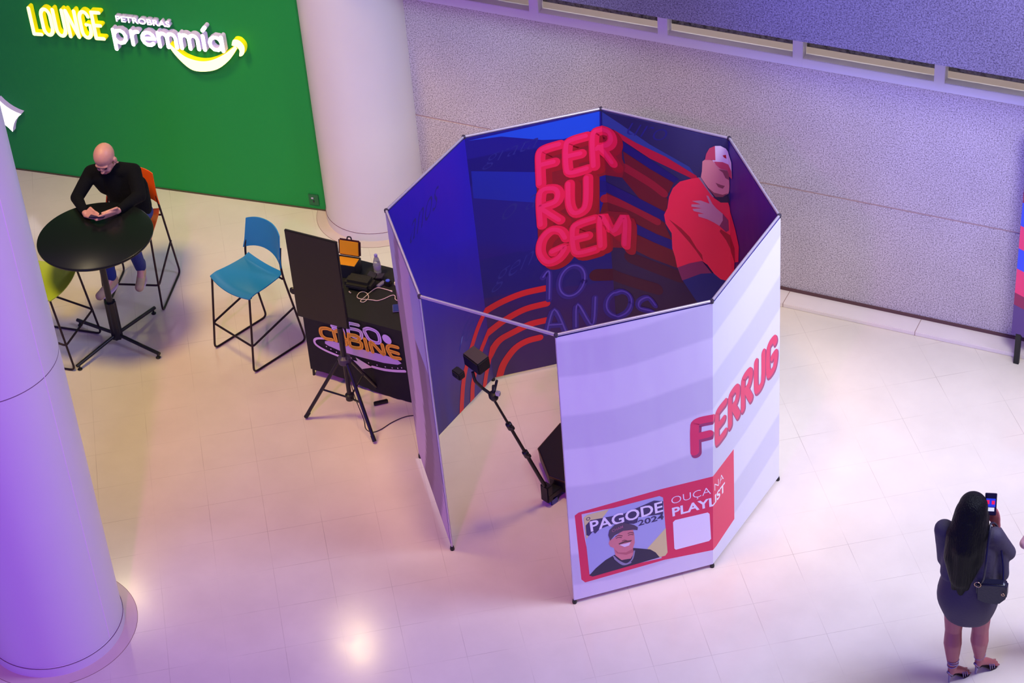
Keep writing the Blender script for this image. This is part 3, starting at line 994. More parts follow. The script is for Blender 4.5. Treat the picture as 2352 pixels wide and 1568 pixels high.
def dec(name, chain, sgn, layers, mats, parent=booth, w=None, sx=1.1):
    """layers: list of (material index, layer number, kind, data, width)"""
    bm = bmesh.new()
    lay = bm.verts.layers.float.new('lv')
    for (mi, lv, kind, data, wd) in layers:
        for di, d in enumerate(data):
            known = set(bm.verts)
            if kind == 'poly':
                flat_poly(bm, d, mi)
            elif kind == 'line':
                ribbon(bm, d, wd, 5, mi, sx)
            elif kind == 'ring':
                ribbon(bm, d[:-1], wd, 3, mi, sx, closed=True)
            elif kind == 'text':
                s, off, q, kw = d
                tb = text_bm(s, offset=off, **kw)
                bl, br, tl = [Vector(p) for p in q[:3]]
                for v in tb.verts:
                    p = bl + (br - bl) * v.co.x + (tl - bl) * v.co.y
                    v.co = (p.x, p.y, 0)
                me = bpy.data.meshes.new('t')
                tb.to_mesh(me)
                tb.free()
                nf = len(bm.faces)
                bm.from_mesh(me)
                bpy.data.meshes.remove(me)
                bm.faces.ensure_lookup_table()
                for f in bm.faces[nf:]:
                    f.material_index = mi
            for v in bm.verts:
                if v not in known:
                    v[lay] = lv + 0.2 * (di % 4)
    for c in range(1, len(chain) - 1):
        bmesh.ops.bisect_plane(bm, geom=list(bm.verts) + list(bm.edges) + list(bm.faces), plane_co=(c, 0, 0), plane_no=(1, 0, 0), dist=1e-6)
    # which panel each face is on decides on which side of a corner it is mapped
    for v in bm.verts:
        u, z = v.co.x, min(max(v.co.y, 0.036), BH - 0.014)
        u = min(max(u, 0.004), len(chain) - 1.004)
        v.co = bpt(chain, u, z, sgn * (0.0102 + 0.0006 * v[lay]))
    bm.normal_update()
    for f in bm.faces:
        c = f.calc_center_median()
        inward = -Vector((c.x, c.y, 0))
        if f.normal.dot(inward) * sgn < 0:
            f.normal_flip()
    return mesh_ob(name, bm, mats, parent)


def ink(name, r, g, b, rough=0.45):
    return mat('ink_' + name, S(r, g, b), rough)


# inside: coloured stripes running away from the lettering
dec('printed_stripes', INN, 1, [
    (0, 0, 'poly', ART['band_bright'], 0), (1, 0, 'poly', ART['band_mid'], 0),
    (2, 0, 'poly', ART['stripe_blue'], 0),
    (4, 1, 'poly', ART['stripe_darkred'], 0), (3, 2, 'poly', ART['stripe_red'], 0),
    (5, 3, 'poly', ART['stripe_navy'], 0), (7, 2, 'line', ART['glow'][:2], 0.08), (6, 1, 'line', ART['maroon'], 0.12)],
    [ink('bright_blue', 30, 78, 205), ink('band_blue', 26, 40, 158), ink('slate_blue', 52, 72, 150), ink('streak_red', 196, 24, 58),
     ink('dark_red', 112, 24, 36), ink('navy', 30, 22, 110), ink('maroon', 72, 18, 44), ink('ember', 158, 26, 46)])
sh = [[(p[0] + 0.035, p[1] - 0.03) for p in s] for s in ART['letter']]
dec('name_lettering', INN, 1, [
    (0, 4, 'poly', ART['back'], 0), (1, 5, 'line', sh, 0.11), (2, 6, 'line', ART['letter'], 0.088),
    (3, 7, 'line', [[(p[0] - 0.012, p[1] + 0.008) for p in s] for s in ART['letter']], 0.04)],
    [ink('letter_back', 138, 24, 38), ink('letter_depth', 160, 20, 36), ink('letter_red', 238, 28, 74), ink('letter_light', 248, 40, 100)])
dec('anniversary_lettering', INN, 1, [
    (0, 4, 'line', ART['tube'], 0.055), (1, 5, 'line', [[(p[0] + .004, p[1] + .006) for p in s] for s in ART['tube']], 0.014)],
    [ink('tube_indigo', 52, 36, 128), ink('tube_light', 92, 76, 176)])
dec('arc_stripes', INN, 1, [(0, 3, 'line', ART['arc'], 0.062)], [ink('arc_red', 212, 34, 44)])
# faint handwriting
scr = []
for s, q in (('grata', [(1.10, 2.14), (1.52, 2.22), (1.11, 2.27)]), ('anos', [(0.20, 2.02), (0.60, 2.13), (0.22, 2.18)]),
             ('gem', [(1.06, 0.92), (1.46, 1.12), (1.08, 1.10)]), ('o a', [(1.20, 1.62), (1.48, 1.70), (1.21, 1.74)]),
             ('uro', [(2.20, 2.30), (2.52, 2.31), (2.21, 2.42)]), ('fe', [(0.60, 0.62), (0.84, 0.68), (0.61, 0.80)])):
    scr.append((s, -0.016, q, {'shear': 0.5}))
for w_ in scr:
    dec('handwritten_word', INN, 1, [(0, 1, 'text', [w_], 0)], [ink('script_blue', 42, 42, 128)])
# printed man in a red jacket
dec('printed_portrait', INN, 1, [
    (0, 4, 'poly', ART['jeans'], 0), (1, 5, 'poly', ART['jacket'], 0), (2, 6, 'poly', ART['hem'], 0), (3, 6, 'poly', ART['jacket_dark'], 0),
    (4, 6, 'poly', ART['neck'], 0), (5, 7, 'poly', ART['face'], 0), (6, 8, 'poly', ART['face_shade'], 0),
    (7, 9, 'poly', ART['cap_white'], 0), (8, 10, 'poly', ART['cap_pink'], 0), (9, 11, 'poly', ART['cap_mark'], 0),
    (10, 7, 'poly', ART['collar'], 0), (2, 7, 'poly', ART['cuff'], 0), (11, 8, 'poly', ART['hand'], 0)],
    [ink('jeans', 30, 46, 120), ink('jacket_red', 255, 46, 80), ink('rib_purple', 140, 52, 96), ink('jacket_fold', 176, 20, 44),
     ink('shirt_dark', 52, 34, 66), ink('skin', 236, 158, 156), ink('skin_fold', 156, 82, 92), ink('cap_white', 250, 238, 250),
     ink('cap_pink', 222, 84, 110), ink('cap_red', 206, 30, 50), ink('collar', 150, 130, 150), ink('hand_skin', 206, 150, 166)])

# outside lettering: one rounded word running over the corner
EX = {'F': [[(0, 0), (0, .8), (.12, 1), (.8, 1)], [(0, .5), (.65, .5)]],
      'E': [[(.8, 1), (.12, 1), (0, .85), (0, .15), (.12, 0), (.8, 0)], [(0, .5), (.65, .5)]],
      'R': [[(0, 0), (0, .85), (.12, 1), (.6, 1), (.78, .8), (.6, .55), (.1, .5)], [(.35, .48), (.8, 0)]],
      'U': [[(0, 1), (0, .25), (.15, 0), (.6, 0), (.75, .25), (.75, 1)]],
      'G': [[(.75, .85), (.6, 1), (.15, 1), (0, .8), (0, .2), (.15, 0), (.6, 0), (.78, .2), (.78, .45), (.45, .45)]]}
ext = []
for ch, uu in zip('FERRUG', (0.875, 1.055, 1.245, 1.435, 1.63, 1.815)):
    for s in EX[ch]:
        ext.append([(min(uu + x * 0.150, 1.992), 1.175 + y * 0.275) for x, y in s])
exs = [[(p[0] + .012, p[1] - .022) for p in s] for s in ext]
dec('outer_lettering', OUT, -1, [(0, 1, 'line', exs, 0.078), (1, 2, 'line', ext, 0.066)],
    [ink('outer_shade', 170, 60, 110), ink('outer_pink', 236, 52, 104)])
# playlist card: no code square content
card = dec('playlist_card', OUT, -1, [(0, 0, 'poly', ART['card'], 0)], [ink('card_red', 232, 42, 92)])
dec('printed_photo', OUT, -1, [
    (0, 1, 'poly', ART['photo'], 0), (1, 2, 'poly', ART['yellow'], 0), (2, 3, 'poly', ART['shirt'], 0), (3, 4, 'poly', ART['pface'], 0),
    (4, 3, 'poly', ART['shadow'], 0), (5, 6, 'poly', ART['pcap'], 0), (6, 5, 'poly', ART['pmoust'], 0), (6, 5, 'line', ART['peyes'], 0.006), (9, 5, 'poly', ART['pshade'], 0), (7, 6, 'poly', ART['psmile'], 0),
    (8, 5, 'line', ART['chain'], 0.012)],
    [ink('photo_blue', 178, 186, 226), ink('photo_yellow', 226, 218, 150), ink('photo_shirt', 44, 38, 70), ink('photo_skin', 226, 138, 140),
     ink('photo_shadow', 64, 52, 98), ink('photo_cap', 84, 68, 92), ink('photo_moustache', 110, 66, 70), ink('photo_teeth', 244, 226, 236),
     ink('photo_chain', 150, 146, 176), ink('photo_cheek', 200, 108, 116)], card)
q = ART['t_pagode'][0]
dec('card_lettering', OUT, -1, [
    (0, 5, 'text', [('PAGODE', 0.02, q, {})], 0),
    (1, 4, 'text', [('2024', 0.02, ART['t_2024'][0], {})], 0),
    (0, 2, 'text', [('OUÇA NA', -0.012, [(0.71, 0.715), (1.155, 0.728), (0.706, 0.80)], {}),
                    ('PLAYLIST', 0.028, [(0.714, 0.61), (1.175, 0.615), (0.71, 0.697)], {})], 0),
    (0, 2, 'poly', ART['qr'], 0), (2, 7, 'text', [('CHAM', 0.01, ART['t_cap'][0], {})], 0),
    (1, 3, 'ring', [[(ART['t_badge'][0][0][0] + .013 * math.cos(t) / 1.1, ART['t_badge'][0][0][1] + .013 * math.sin(t)) for t in [2 * PI * k / 12 for k in range(13)]]], 0.005)],
    [ink('card_white', 248, 244, 252), ink('card_indigo', 60, 50, 96), ink('cap_thread', 176, 110, 136)], card)

# ------------------------------------------------------------------ 360 spinner inside the booth
PF = thing('spinner_platform', 'low black octagonal rotating platform with a camera arm inside the booth', 'photo platform', (0, 0, 0))
bm = bmesh.new()
a0 = math.radians(151)
lathe(bm, [(0.40, 0.05), (0.445, 0.07), (0.455, 0.19), (0.445, 0.2), (0.0, 0.2)], 8, ax=Matrix.Rotation(a0, 3, 'Z'))
mesh_ob('deck', bm, mat('black_deck', S(14, 12, 16), 0.45, bump=0.2, bscale=120), PF)
bm = bmesh.new()
lathe(bm, [(0.457, 0.178), (0.459, 0.186), (0.457, 0.194)], 8, ax=Matrix.Rotation(a0, 3, 'Z'))
mesh_ob('edge_trim', bm, mat('brass_edge', S(96, 74, 50), 0.35, 0.7), PF)
for k in range(4):
    bm = bmesh.new()
    t = math.radians(30 + 90 * k)
    lathe(bm, [(0.03, 0), (0.03, 0.055)], 12, (0.33 * math.cos(t), 0.33 * math.sin(t), 0))
    mesh_ob('platform_foot', bm, blackp, PF)
U = Vector((-0.35, -0.937, 0))
Sd = Vector((0.937, -0.35, 0))
bm = bmesh.new()
RU = frame3(U, -Sd)
box(bm, U * 0.48 + Vector((0, 0, 0.10)), (0.18, 0.09, 0.05), RU, bev=0.006)
box(bm, U * 0.545 + Vector((0, 0, 0.13)), (0.06, 0.085, 0.16), RU, bev=0.008)
box(bm, U * 0.50 + Vector((0, 0, 0.028)), (0.07, 0.07, 0.056), RU, bev=0.004, mi=1)
arm = mesh_ob('arm_bracket', bm, [blackp, mat('blue_grey_wheel', S(80, 90, 150), 0.4)], PF)
bm = bmesh.new()
p0 = U * 0.53 + Vector((0, 0, 0.13))
p1 = U * 1.00 + Vector((0, 0, 1.36))
dd = (p1 - p0)
tube(bm, [p0, p0 + dd * .42], 0.016, 12)
tube(bm, [p0 + dd * .42, p0 + dd * .72], 0.013, 12)
tube(bm, [p0 + dd * .72, p1], 0.010, 12)
mesh_ob('telescopic_arm', bm, mat('arm_black', S(22, 18, 24), 0.3, 0.4), PF, smooth=True)
for t in (.42, .72):
    bm = bmesh.new()
    c = p0 + dd * t
    q = Vector((0, 0, 1)).rotation_difference(dd.normalized()).to_matrix()
    lathe(bm, [(0.017, -0.04), (0.024, -0.03), (0.024, 0.03), (0.016, 0.04)], 14, c, ax=q)
    box(bm, c + Sd * 0.03, (0.03, 0.022, 0.035), q, bev=0.004)
    mesh_ob('clamp', bm, blackp, PF, smooth=True)
bm = bmesh.new()
hd = p1 + Vector((0, 0, 0.03))
q = Vector((0, 0, 1)).rotation_difference(dd.normalized()).to_matrix()
lathe(bm, [(0.012, -0.05), (0.03, -0.03), (0.036, 0.0), (0.03, 0.03), (0.0, 0.04)], 16, hd, ax=q)
tube(bm, [hd, hd + Vector((0.01, 0.0, 0.10))], 0.013, 10)
tube(bm, [hd, hd + Vector((0.03, 0.02, 0.14))], 0.010, 10)
mesh_ob('tilt_head', bm, blackp, PF, smooth=True)
bm = bmesh.new()
box(bm, hd + Vector((0.04, 0.0, 0.035)), (0.035, 0.03, 0.035), bev=0.004)
mesh_ob('release_plate', bm, mat('silver_plate', S(200, 195, 205), 0.3, 0.8), PF)
bm = bmesh.new()
ph = Vector((-0.425, -1.075, 1.74))
tube(bm, round_path([hd, hd + Vector((-0.07, -0.03, 0.08)), ph + Vector((0.01, 0, -0.12)), ph + Vector((0.0, 0, -0.04))], 0.03), 0.012, 10)
mesh_ob('gooseneck', bm, blackp, PF, smooth=True)
# action camera pack in the holder, a lens block and a light
HX = frame3(Vector((0.91, -0.38, -0.10)), Vector((0.38, 0.90, 0.15)))
bm = bmesh.new()
box(bm, ph + Vector((0.03, 0.02, 0.06)), (0.17, 0.115, 0.12), HX, bev=0.010)
box(bm, ph + Vector((0.03, 0.02, 0.06)) + HX @ Vector((0, 0, 0.0605)), (0.155, 0.10, 0.003), HX, mi=1)
mesh_ob('light_pack', bm, [blackp, mat('grey_top', S(58, 48, 44), 0.5)], PF)
bm = bmesh.new()
box(bm, ph + Vector((-0.060, -0.105, 0.01)), (0.085, 0.06, 0.065), HX, bev=0.008)
lathe(bm, [(0.02, 0), (0.02, 0.02), (0.0, 0.02)], 14, ph + Vector((-0.075, -0.135, 0.01)), ax=frame3((0, 0, 1), (1, -.6, 0)))
mesh_ob('camera_block', bm, [blackp], PF)

# ------------------------------------------------------------------ tall bar table
black_m = mat('black_powder_coat', S(22, 20, 28), 0.38)
tc0 = (-4.57, 0.09)
bt = thing('bar_table', 'round black-topped bar table where the bald man sits', 'table', (tc0[0], tc0[1], 0))
bm = bmesh.new()
lathe(bm, [(0.0, 1.112), (0.475, 1.112), (0.489, 1.120), (0.492, 1.13), (0.489, 1.139), (0.478, 1.142), (0.0, 1.142)], 96)
mesh_ob('tabletop', bm, mat('black_laminate', S(22, 24, 26), 0.22, spec=0.3), bt, smooth=True)
bm = bmesh.new()
tube(bm, [(0, 0, 0.08), (0, 0, 1.11)], 0.028, 20)
box(bm, (0, 0, 1.10), (0.22, 0.22, 0.015))
mesh_ob('column', bm, black_m, bt, smooth=True)
bm = bmesh.new()
pr_ = []
for k in range(16):
    t = 2 * PI * k / 16
    rr = 0.052 if k % 2 else 0.044
    pr_.append((rr * math.cos(t), rr * math.sin(t)))
b0 = [bm.verts.new((x, y, 0.05)) for x, y in pr_]
b1 = [bm.verts.new((x, y, 0.44)) for x, y in pr_]
for k in range(16):
    bm.faces.new((b0[k], b0[(k + 1) % 16], b1[(k + 1) % 16], b1[k]))
bm.faces.new(b1)
bm.faces.new(b0[::-1])
mesh_ob('lower_sleeve', bm, black_m, bt)
for px, py in ((-4.652, -0.393), (-4.057, -0.004), (-4.462, 0.536), (-4.998, 0.156)):
    v = Vector((px + 4.542, py - 0.074, 0))
    v = v.normalized() * 0.485
    ang = math.atan2(v.y, v.x)
    bm = bmesh.new()
    tube(bm, [(v.x * .08, v.y * .08, 0.085), (v.x, v.y, 0.052)], 0.016, 12)
    lg = mesh_ob('leg', bm, black_m, bt, smooth=True)
    bm = bmesh.new()
    lathe(bm, [(0.02, 0), (0.022, 0.008), (0.01, 0.014), (0.008, 0.045)], 12, (v.x * .95, v.y * .95, 0))
    mesh_ob('leveller', bm, blackp, lg, smooth=True)

# ------------------------------------------------------------------ sled base bar stools
wire_m = mat('dark_stool_wire', S(46, 30, 40), 0.35, 0.5)


def make_stool(label, col, loc, fwd, group='wire framed bar stools'):
    t = thing('bar_stool', label, 'stool', (loc[0], loc[1], 0), math.atan2(fwd[1], fwd[0]) - PI / 2, group)
    cname = label.split()[0]
    pm = mat('stool_shell_' + cname, col, 0.32)
    # shell seat
    bm = bmesh.new()
    nu, nv = 20, 22
    def sp(a, b, dz):
        # a -1..1 across, b 0..1 back to front
        hw = 0.225 + 0.035 * b
        x = a * hw
        y = -0.195 + 0.405 * b + 0.035 * (1 - a * a) * b
        z = 0.745 + 0.018 * (a * a) - 0.012 * math.sin(PI * b) - 0.035 * max(0, b - 0.82) ** 1.5 * 8 + 0.035 * max(0, 0.12 - b) * 4
        return Vector((x, y, z + dz))
    for dz, flip in ((0.0, 0), (-0.009, 1)):
        g = [[bm.verts.new(sp(-1 + 2 * i / nu, j / nv, dz)) for j in range(nv + 1)] for i in range(nu + 1)]
        for i in range(nu):
            for j in range(nv):
                q = (g[i][j], g[i + 1][j], g[i + 1][j + 1], g[i][j + 1])
                bm.faces.new(q[::-1] if flip else q)
        if not flip:
            G = g
    ring = lambda g: [g[i][0] for i in range(nu + 1)] + [g[nu][j] for j in range(1, nv + 1)] + [g[i][nv] for i in range(nu - 1, -1, -1)] + [g[0][j] for j in range(nv - 1, 0, -1)]
    A, B = ring(G), ring(g)
    for k in range(len(A)):
        bm.faces.new((A[k], B[k], B[(k + 1) % len(A)], A[(k + 1) % len(A)]))
    bmesh.ops.recalc_face_normals(bm, faces=list(bm.faces))
    mesh_ob('seat', bm, pm, t, smooth=True)
    # backrest, curved in plan, arched lower edge
    bm = bmesh.new()
    def bp(a, b, d):
        hw = 0.235 - 0.02 * b
        if b < 0.3:
            hw += 0.012 * (0.3 - b) / 0.3
        x = a * hw
        low = 0.838 + 0.055 * (1 - abs(a) ** 2.4)
        topz = 1.155 - 0.03 * (abs(a) ** 3)
        z = low + (topz - low) * b
        y = -0.165 - 0.20 * (z - 0.85) - 0.055 * (1 - a * a) + d
        return Vector((x, y, z))
    for d, flip in ((0.0, 0), (-0.009, 1)):
        g = [[bm.verts.new(bp(-1 + 2 * i / nu, j / nv, d)) for j in range(nv + 1)] for i in range(nu + 1)]
        for i in range(nu):
            for j in range(nv):
                q = (g[i][j], g[i + 1][j], g[i + 1][j + 1], g[i][j + 1])
                bm.faces.new(q if flip else q[::-1])
        if not flip:
            G = g
    A, B = ring(G), ring(g)
    for k in range(len(A)):
        bm.faces.new((A[k], B[k], B[(k + 1) % len(A)], A[(k + 1) % len(A)]))
    bmesh.ops.recalc_face_normals(bm, faces=list(bm.faces))
    mesh_ob('backrest', bm, pm, t, smooth=True)
    R = 0.0095
    for s in (-1, 1):
        bm = bmesh.new()
        pts = [(s * .245, .20, .738), (s * .262, .295, .0085), (s * .262, -.295, .0085), (s * .245, -.175, .74), (s * .228, -.178, .87), (s * .205, -.222, 1.0)]
        tube(bm, round_path(pts, 0.05), R, 10)
        mesh_ob('side_frame', bm, wire_m, t, smooth=True)
    bm = bmesh.new()
    pts = [(-.257, -.235, .40), (-.262, .262, .27), (.262, .262, .27), (.257, -.235, .40)]
    tube(bm, round_path(pts, 0.03), R, 10)
    mesh_ob('footrest', bm, wire_m, t, smooth=True)
    for yy in (.18, -.165):
        bm = bmesh.new()
        tube(bm, [(-.245, yy, .729), (.245, yy, .729)], R * .9, 8)
        mesh_ob('seat_bar', bm, wire_m, t, smooth=True)
    return t


make_stool('blue moulded bar stool standing empty between the bar table and the black display', S(28, 128, 176), (-3.363, .482), (-.335, -.942))
make_stool('orange moulded bar stool under the bald man', S(246, 92, 26), (-4.76, .800), (.287, -.958))
make_stool('lime green moulded bar stool half hidden behind the near pillar', S(176, 196, 50), (-5.03, -.17), (.985, .13))

# ------------------------------------------------------------------ display on a tripod
TP = (-2.141, -.107)
ts = thing('tripod_stand', 'black three-legged stand carrying the upright display', 'tripod', (TP[0], TP[1], 0))
bm = bmesh.new()
tube(bm, [(0, 0, 0.20), (0, 0, 1.5)], 0.019, 16)
tube(bm, [(0, 0, 0.62), (0, 0, 0.95)], 0.024, 16)
mesh_ob('pole', bm, mat('stand_black', S(20, 16, 26), 0.35), ts, smooth=True)
bm = bmesh.new()
lathe(bm, [(0.022, 0.575), (0.05, 0.585), (0.055, 0.60), (0.052, 0.64), (0.03, 0.655), (0.024, 0.66)], 20)
mesh_ob('upper_collar', bm, mat('grey_collar', S(74, 66, 84), 0.35, 0.3), ts, smooth=True)
bm = bmesh.new()
lathe(bm, [(0.02, 0.19), (0.034, 0.20), (0.036, 0.25), (0.022, 0.26)], 20)
mesh_ob('lower_collar', bm, blackp, ts, smooth=True)
feet = [(-2.503, -.254), (-1.819, -.329), (-2.097, .282)]
for fx, fy in feet:
    v = Vector((fx - TP[0], fy - TP[1], 0))
    d = v.normalized()
    bm = bmesh.new()
    tube(bm, [d * 0.05 + Vector((0, 0, 0.60)), v + Vector((0, 0, 0.02))], 0.0155, 12)
    lg = mesh_ob('leg', bm, mat('stand_black', S(20, 16, 26), 0.35), ts, smooth=True)
    bm = bmesh.new()
    e = v + Vector((0, 0, 0.018))
    tube(bm, [e - d * 0.03 + Vector((0, 0, 0.045)), e + Vector((0, 0, 0.0))], 0.018, 12)
    mesh_ob('rubber_foot', bm, blackp, lg, smooth=True)
    bm = bmesh.new()
    mid = (d * 0.05 + Vector((0, 0, 0.60))) * 0.5 + (v + Vector((0, 0, 0.02))) * 0.5
    tube(bm, [Vector((d.x * .03, d.y * .03, 0.225)), mid], 0.008, 8)
    mesh_ob('brace', bm, blackp, ts, smooth=True)
bm = bmesh.new()
box(bm, (-0.03, -0.028, 1.43), (0.26, 0.012, 0.40), bev=0.003)
box(bm, (0.0, -0.01, 1.43), (0.07, 0.05, 0.16), bev=0.003)
mesh_ob('mount_plate', bm, blackp, ts)
bm = bmesh.new()
Rt = Matrix.Rotation(math.radians(-2.0), 3, 'Z')
tvc = Vector((-2.252, -0.160, 1.435))
box(bm, tvc, (0.475, 0.022, 0.85), Rt, bev=0.004)
tv = tag(mesh_ob('television', bm, [mat('tv_case', S(18, 15, 20), 0.4)]), 'upright black flat display on the tripod stand', 'display')
bm = bmesh.new()
box(bm, tvc + Rt @ Vector((0, -0.0118, 0.004)), (0.458, 0.002, 0.828), Rt)
mesh_ob('screen', bm, mat('dark_screen', S(24, 17, 16), 0.35), tv)
bm = bmesh.new()
box(bm, tvc + Rt @ Vector((0.02, 0.018, -0.03)), (0.36, 0.024, 0.60), Rt, bev=0.008)
mesh_ob('rear_housing', bm, blackp, tv)
bm = bmesh.new()
tube(bm, [tvc + Vector((0.0, 0.012, -0.2)), tvc + Vector((-0.26, 0.03, -0.20))], 0.006, 8)
lathe(bm, [(0.0, -0.012), (0.028, -0.010), (0.034, 0.0), (0.028, 0.010), (0, 0.012)], 16, tvc + Vector((-0.262, 0.03, -0.20)), ax=frame3((0, 0, 1), (1, 0, 0)))
mesh_ob('side_knob', bm, blackp, tv, smooth=True)

# ------------------------------------------------------------------ desk with printed cloth
DA = math.radians(-1.8)
dx = Vector((math.cos(DA), math.sin(DA), 0))
dy = Vector((-math.sin(DA), math.cos(DA), 0))
D0 = Vector((-2.727, 0.28, 0))
DW, DD, DH = 1.18, 0.72, 0.74
RD = Matrix.Rotation(DA, 3, 'Z')
desk = thing('folding_table', 'rectangular folding table under a black cloth beside the booth', 'table', D0 + dx * DW / 2 + dy * DD / 2, DA)
bm = bmesh.new()
box(bm, (0, 0, DH - 0.015), (DW, DD, 0.03), bev=0.004)
mesh_ob('tabletop', bm, mat('table_plastic', S(60, 58, 62), 0.5), desk)
for sx_ in (-1, 1):
    for sy_ in (-1, 1):
        bm = bmesh.new()
        tube(bm, [(sx_ * (DW / 2 - .03), sy_ * (DD / 2 - .03), DH - .03), (sx_ * (DW / 2 - .005), sy_ * (DD / 2 + .0), 0.0)], 0.011, 10)
        lg = mesh_ob('leg', bm, blackp, desk, smooth=True)
cloth_m = mat('black_tablecloth', S(15, 14, 19), 0.75, bump=0.35, bscale=9)


def dpt(x, y, z, out=0.0):
    p = D0 + dx * x + dy * (y - out)
    return Vector((p.x, p.y, z))


bm = bmesh.new()
nx = 30
zt = DH + 0.004
def hem(t):
    return 0.075 - 0.02 * t if t < 0.3 else max(0.004, 0.069 - 0.17 * (t - 0.3))
e = 0.008
rows = []
for i in range(nx + 1):
    t = i / nx
    x = -e + (DW + 2 * e) * t
    fo = 0.006 * math.sin(t * 21) + 0.004 * math.sin(t * 47)
    hz = hem(t * DW)
    rows.append([dpt(x, DD + e, 0.16), dpt(x, DD + e, zt)] + [dpt(x, DD * (1 - s) + (-e) * s, zt + 0.0018 * math.sin(9 * t + 7 * s)) for s in (0.2, .4, .6, .8)] +
                [dpt(x, -e, zt), dpt(x, -e - 0.003, zt * .66 + hz * .34), dpt(x, -e - 0.004, zt * .33 + hz * .67, fo * .3 + .0), dpt(x, -e - 0.006, hz, abs(fo) * .8)])
V = [[bm.verts.new(p) for p in r] for r in rows]
for i in range(nx):
    for j in range(len(V[0]) - 1):
        bm.faces.new((V[i][j], V[i][j + 1], V[i + 1][j + 1], V[i + 1][j]))
for xe, flip in ((0, 1), (nx, 0)):
    r = rows[xe]
    s0 = -1 if xe == 0 else 1
    col_ = []
    m = 8
    for j in range(m + 1):
        y = (DD + e) * (1 - j / m) - e * (j / m)
        bz = 0.12 - 0.06 * j / m
        col_.append((bm.verts.new(dpt(-e if xe == 0 else DW + e, y, zt)), bm.verts.new(dpt((-e if xe == 0 else DW + e) + s0 * (0.012 + 0.008 * math.sin(j * 2.2)), y, bz))))
    for j in range(m):
        q = (col_[j][0], col_[j][1], col_[j + 1][1], col_[j + 1][0])
        bm.faces.new(q if flip else q[::-1])
bmesh.ops.remove_doubles(bm, verts=list(bm.verts), dist=0.0005)
cl = tag(mesh_ob('tablecloth', bm, cloth_m, smooth=True), 'black cloth printed 360 CABINE draped over the folding table', 'tablecloth')


def cloth_print(name, layers, mats):
    bm = bmesh.new()
    lay = bm.verts.layers.float.new('lv')
    for (mi, lv, kind, data, wd) in layers:
        for di, d in enumerate(data):
            known = set(bm.verts)
            if kind == 'poly':
                flat_poly(bm, d, mi)
            elif kind == 'line':
                ribbon(bm, d, wd, 5, mi)
            elif kind == 'dots':
                for p in d:
                    flat_poly(bm, [(p[0] + .006 * math.cos(t), p[1] + .006 * math.sin(t)) for t in [PI * k / 5 for k in range(10)]], mi)
            for v in bm.verts:
                if v not in known:
                    v[lay] = lv + 0.2 * (di % 4)
    for v in bm.verts:
        x, z = v.co.x, v.co.y
        v.co = dpt(x, -e - 0.006, z, 0.004 + 0.0006 * v[lay] + 0.004 * max(0, 1 - z / 0.4))
    bm.normal_update()
    for f in bm.faces:
        if f.normal.dot(-dy) < 0:
            f.normal_flip()
    return mesh_ob(name, bm, mats, cl)


ring_d = ART['c_disc'][0]
cloth_print('printed_ring', [(0, 1, 'poly', [ring_d], 0), (1, 1, 'line', [ART['c_ring'][0]], 0.022), (1, 1, 'line', [ART['c_ring'][1]], 0.026),
                             (1, 2, 'poly', ART['c_arrow'], 0), (1, 2, 'dots', ART['c_dots'], 0)],
            [ink('cloth_lavender', 196, 168, 214), ink('cloth_pale', 224, 196, 222)])
cloth_print('number_lettering', [(0, 2, 'line', ART['c_whi'], 0.034), (0, 2, 'poly', ART['c_deg'], 0), (1, 3, 'line', ART['c_whi'], 0.003)],
            [ink('cloth_white', 214, 190, 236), ink('cloth_seam', 60, 50, 80)])
cloth_print('name_lettering', [(0, 4, 'line', ART['c_yel'], 0.036), (1, 5, 'line', ART['c_yel'], 0.003)],
            [ink('cloth_amber', 236, 172, 50), ink('cloth_amber_dark', 120, 70, 10)])

# things on the desk
ZT = DH + 0.0065
cs = thing('equipment_case', 'open black equipment case with amber lining on the cloth-covered table', 'case', (-2.57, 0.80, ZT), math.radians(6))
bm = bmesh.new()
w, d, h = 0.19, 0.13, 0.13
for (c, s) in (((0, 0, .004), (w, d, .008)), ((0, -d / 2, h / 2), (w, .008, h)), ((0, d / 2, h / 2), (w, .008, h)), ((-w / 2, 0, h / 2), (.008, d + .008, h)), ((w / 2, 0, h / 2), (.008, d + .008, h))):
    box(bm, c, s, bev=0.002)
mesh_ob('case_shell', bm, mat('dark_case', S(30, 28, 42), 0.5), cs)
bm = bmesh.new()
box(bm, (0, 0, 0.07), (w - .012, d - .012, .10))
mesh_ob('padding', bm, mat('amber_padding', S(226, 140, 10), 0.7), cs)
lidR = Matrix.Rotation(math.radians(-12), 3, 'X')
bm = bmesh.new()
box(bm, (0, d / 2 + .02, h + .075), (w + .01, .028, .15), lidR, bev=0.012)
ld = mesh_ob('lid', bm, mat('maroon_rim', S(66, 18, 30), 0.5), cs)
bm = bmesh.new()
box(bm, Vector((0, d / 2 + .02, h + .077)) + lidR @ Vector((0, -.014, 0)), (w - .02, .006, .125), lidR, bev=0.002)
box(bm, Vector((0, d / 2 + .02, h + .05)) + lidR @ Vector((0.01, -.019, 0)), (w - .09, .006, .055), lidR, mi=1)
mesh_ob('lid_lining', bm, [mat('amber_padding', S(226, 140, 10), 0.7), mat('amber_pocket', S(180, 96, 10), 0.7)], ld)
bm = bmesh.new()
tube(bm, round_path([(-.02, d / 2 + .03, h + .15), (-.015, d / 2 + .036, h + .175), (.015, d / 2 + .036, h + .175), (.02, d / 2 + .03, h + .15)], .01), 0.006, 8)
mesh_ob('handle', bm, blackp, ld)
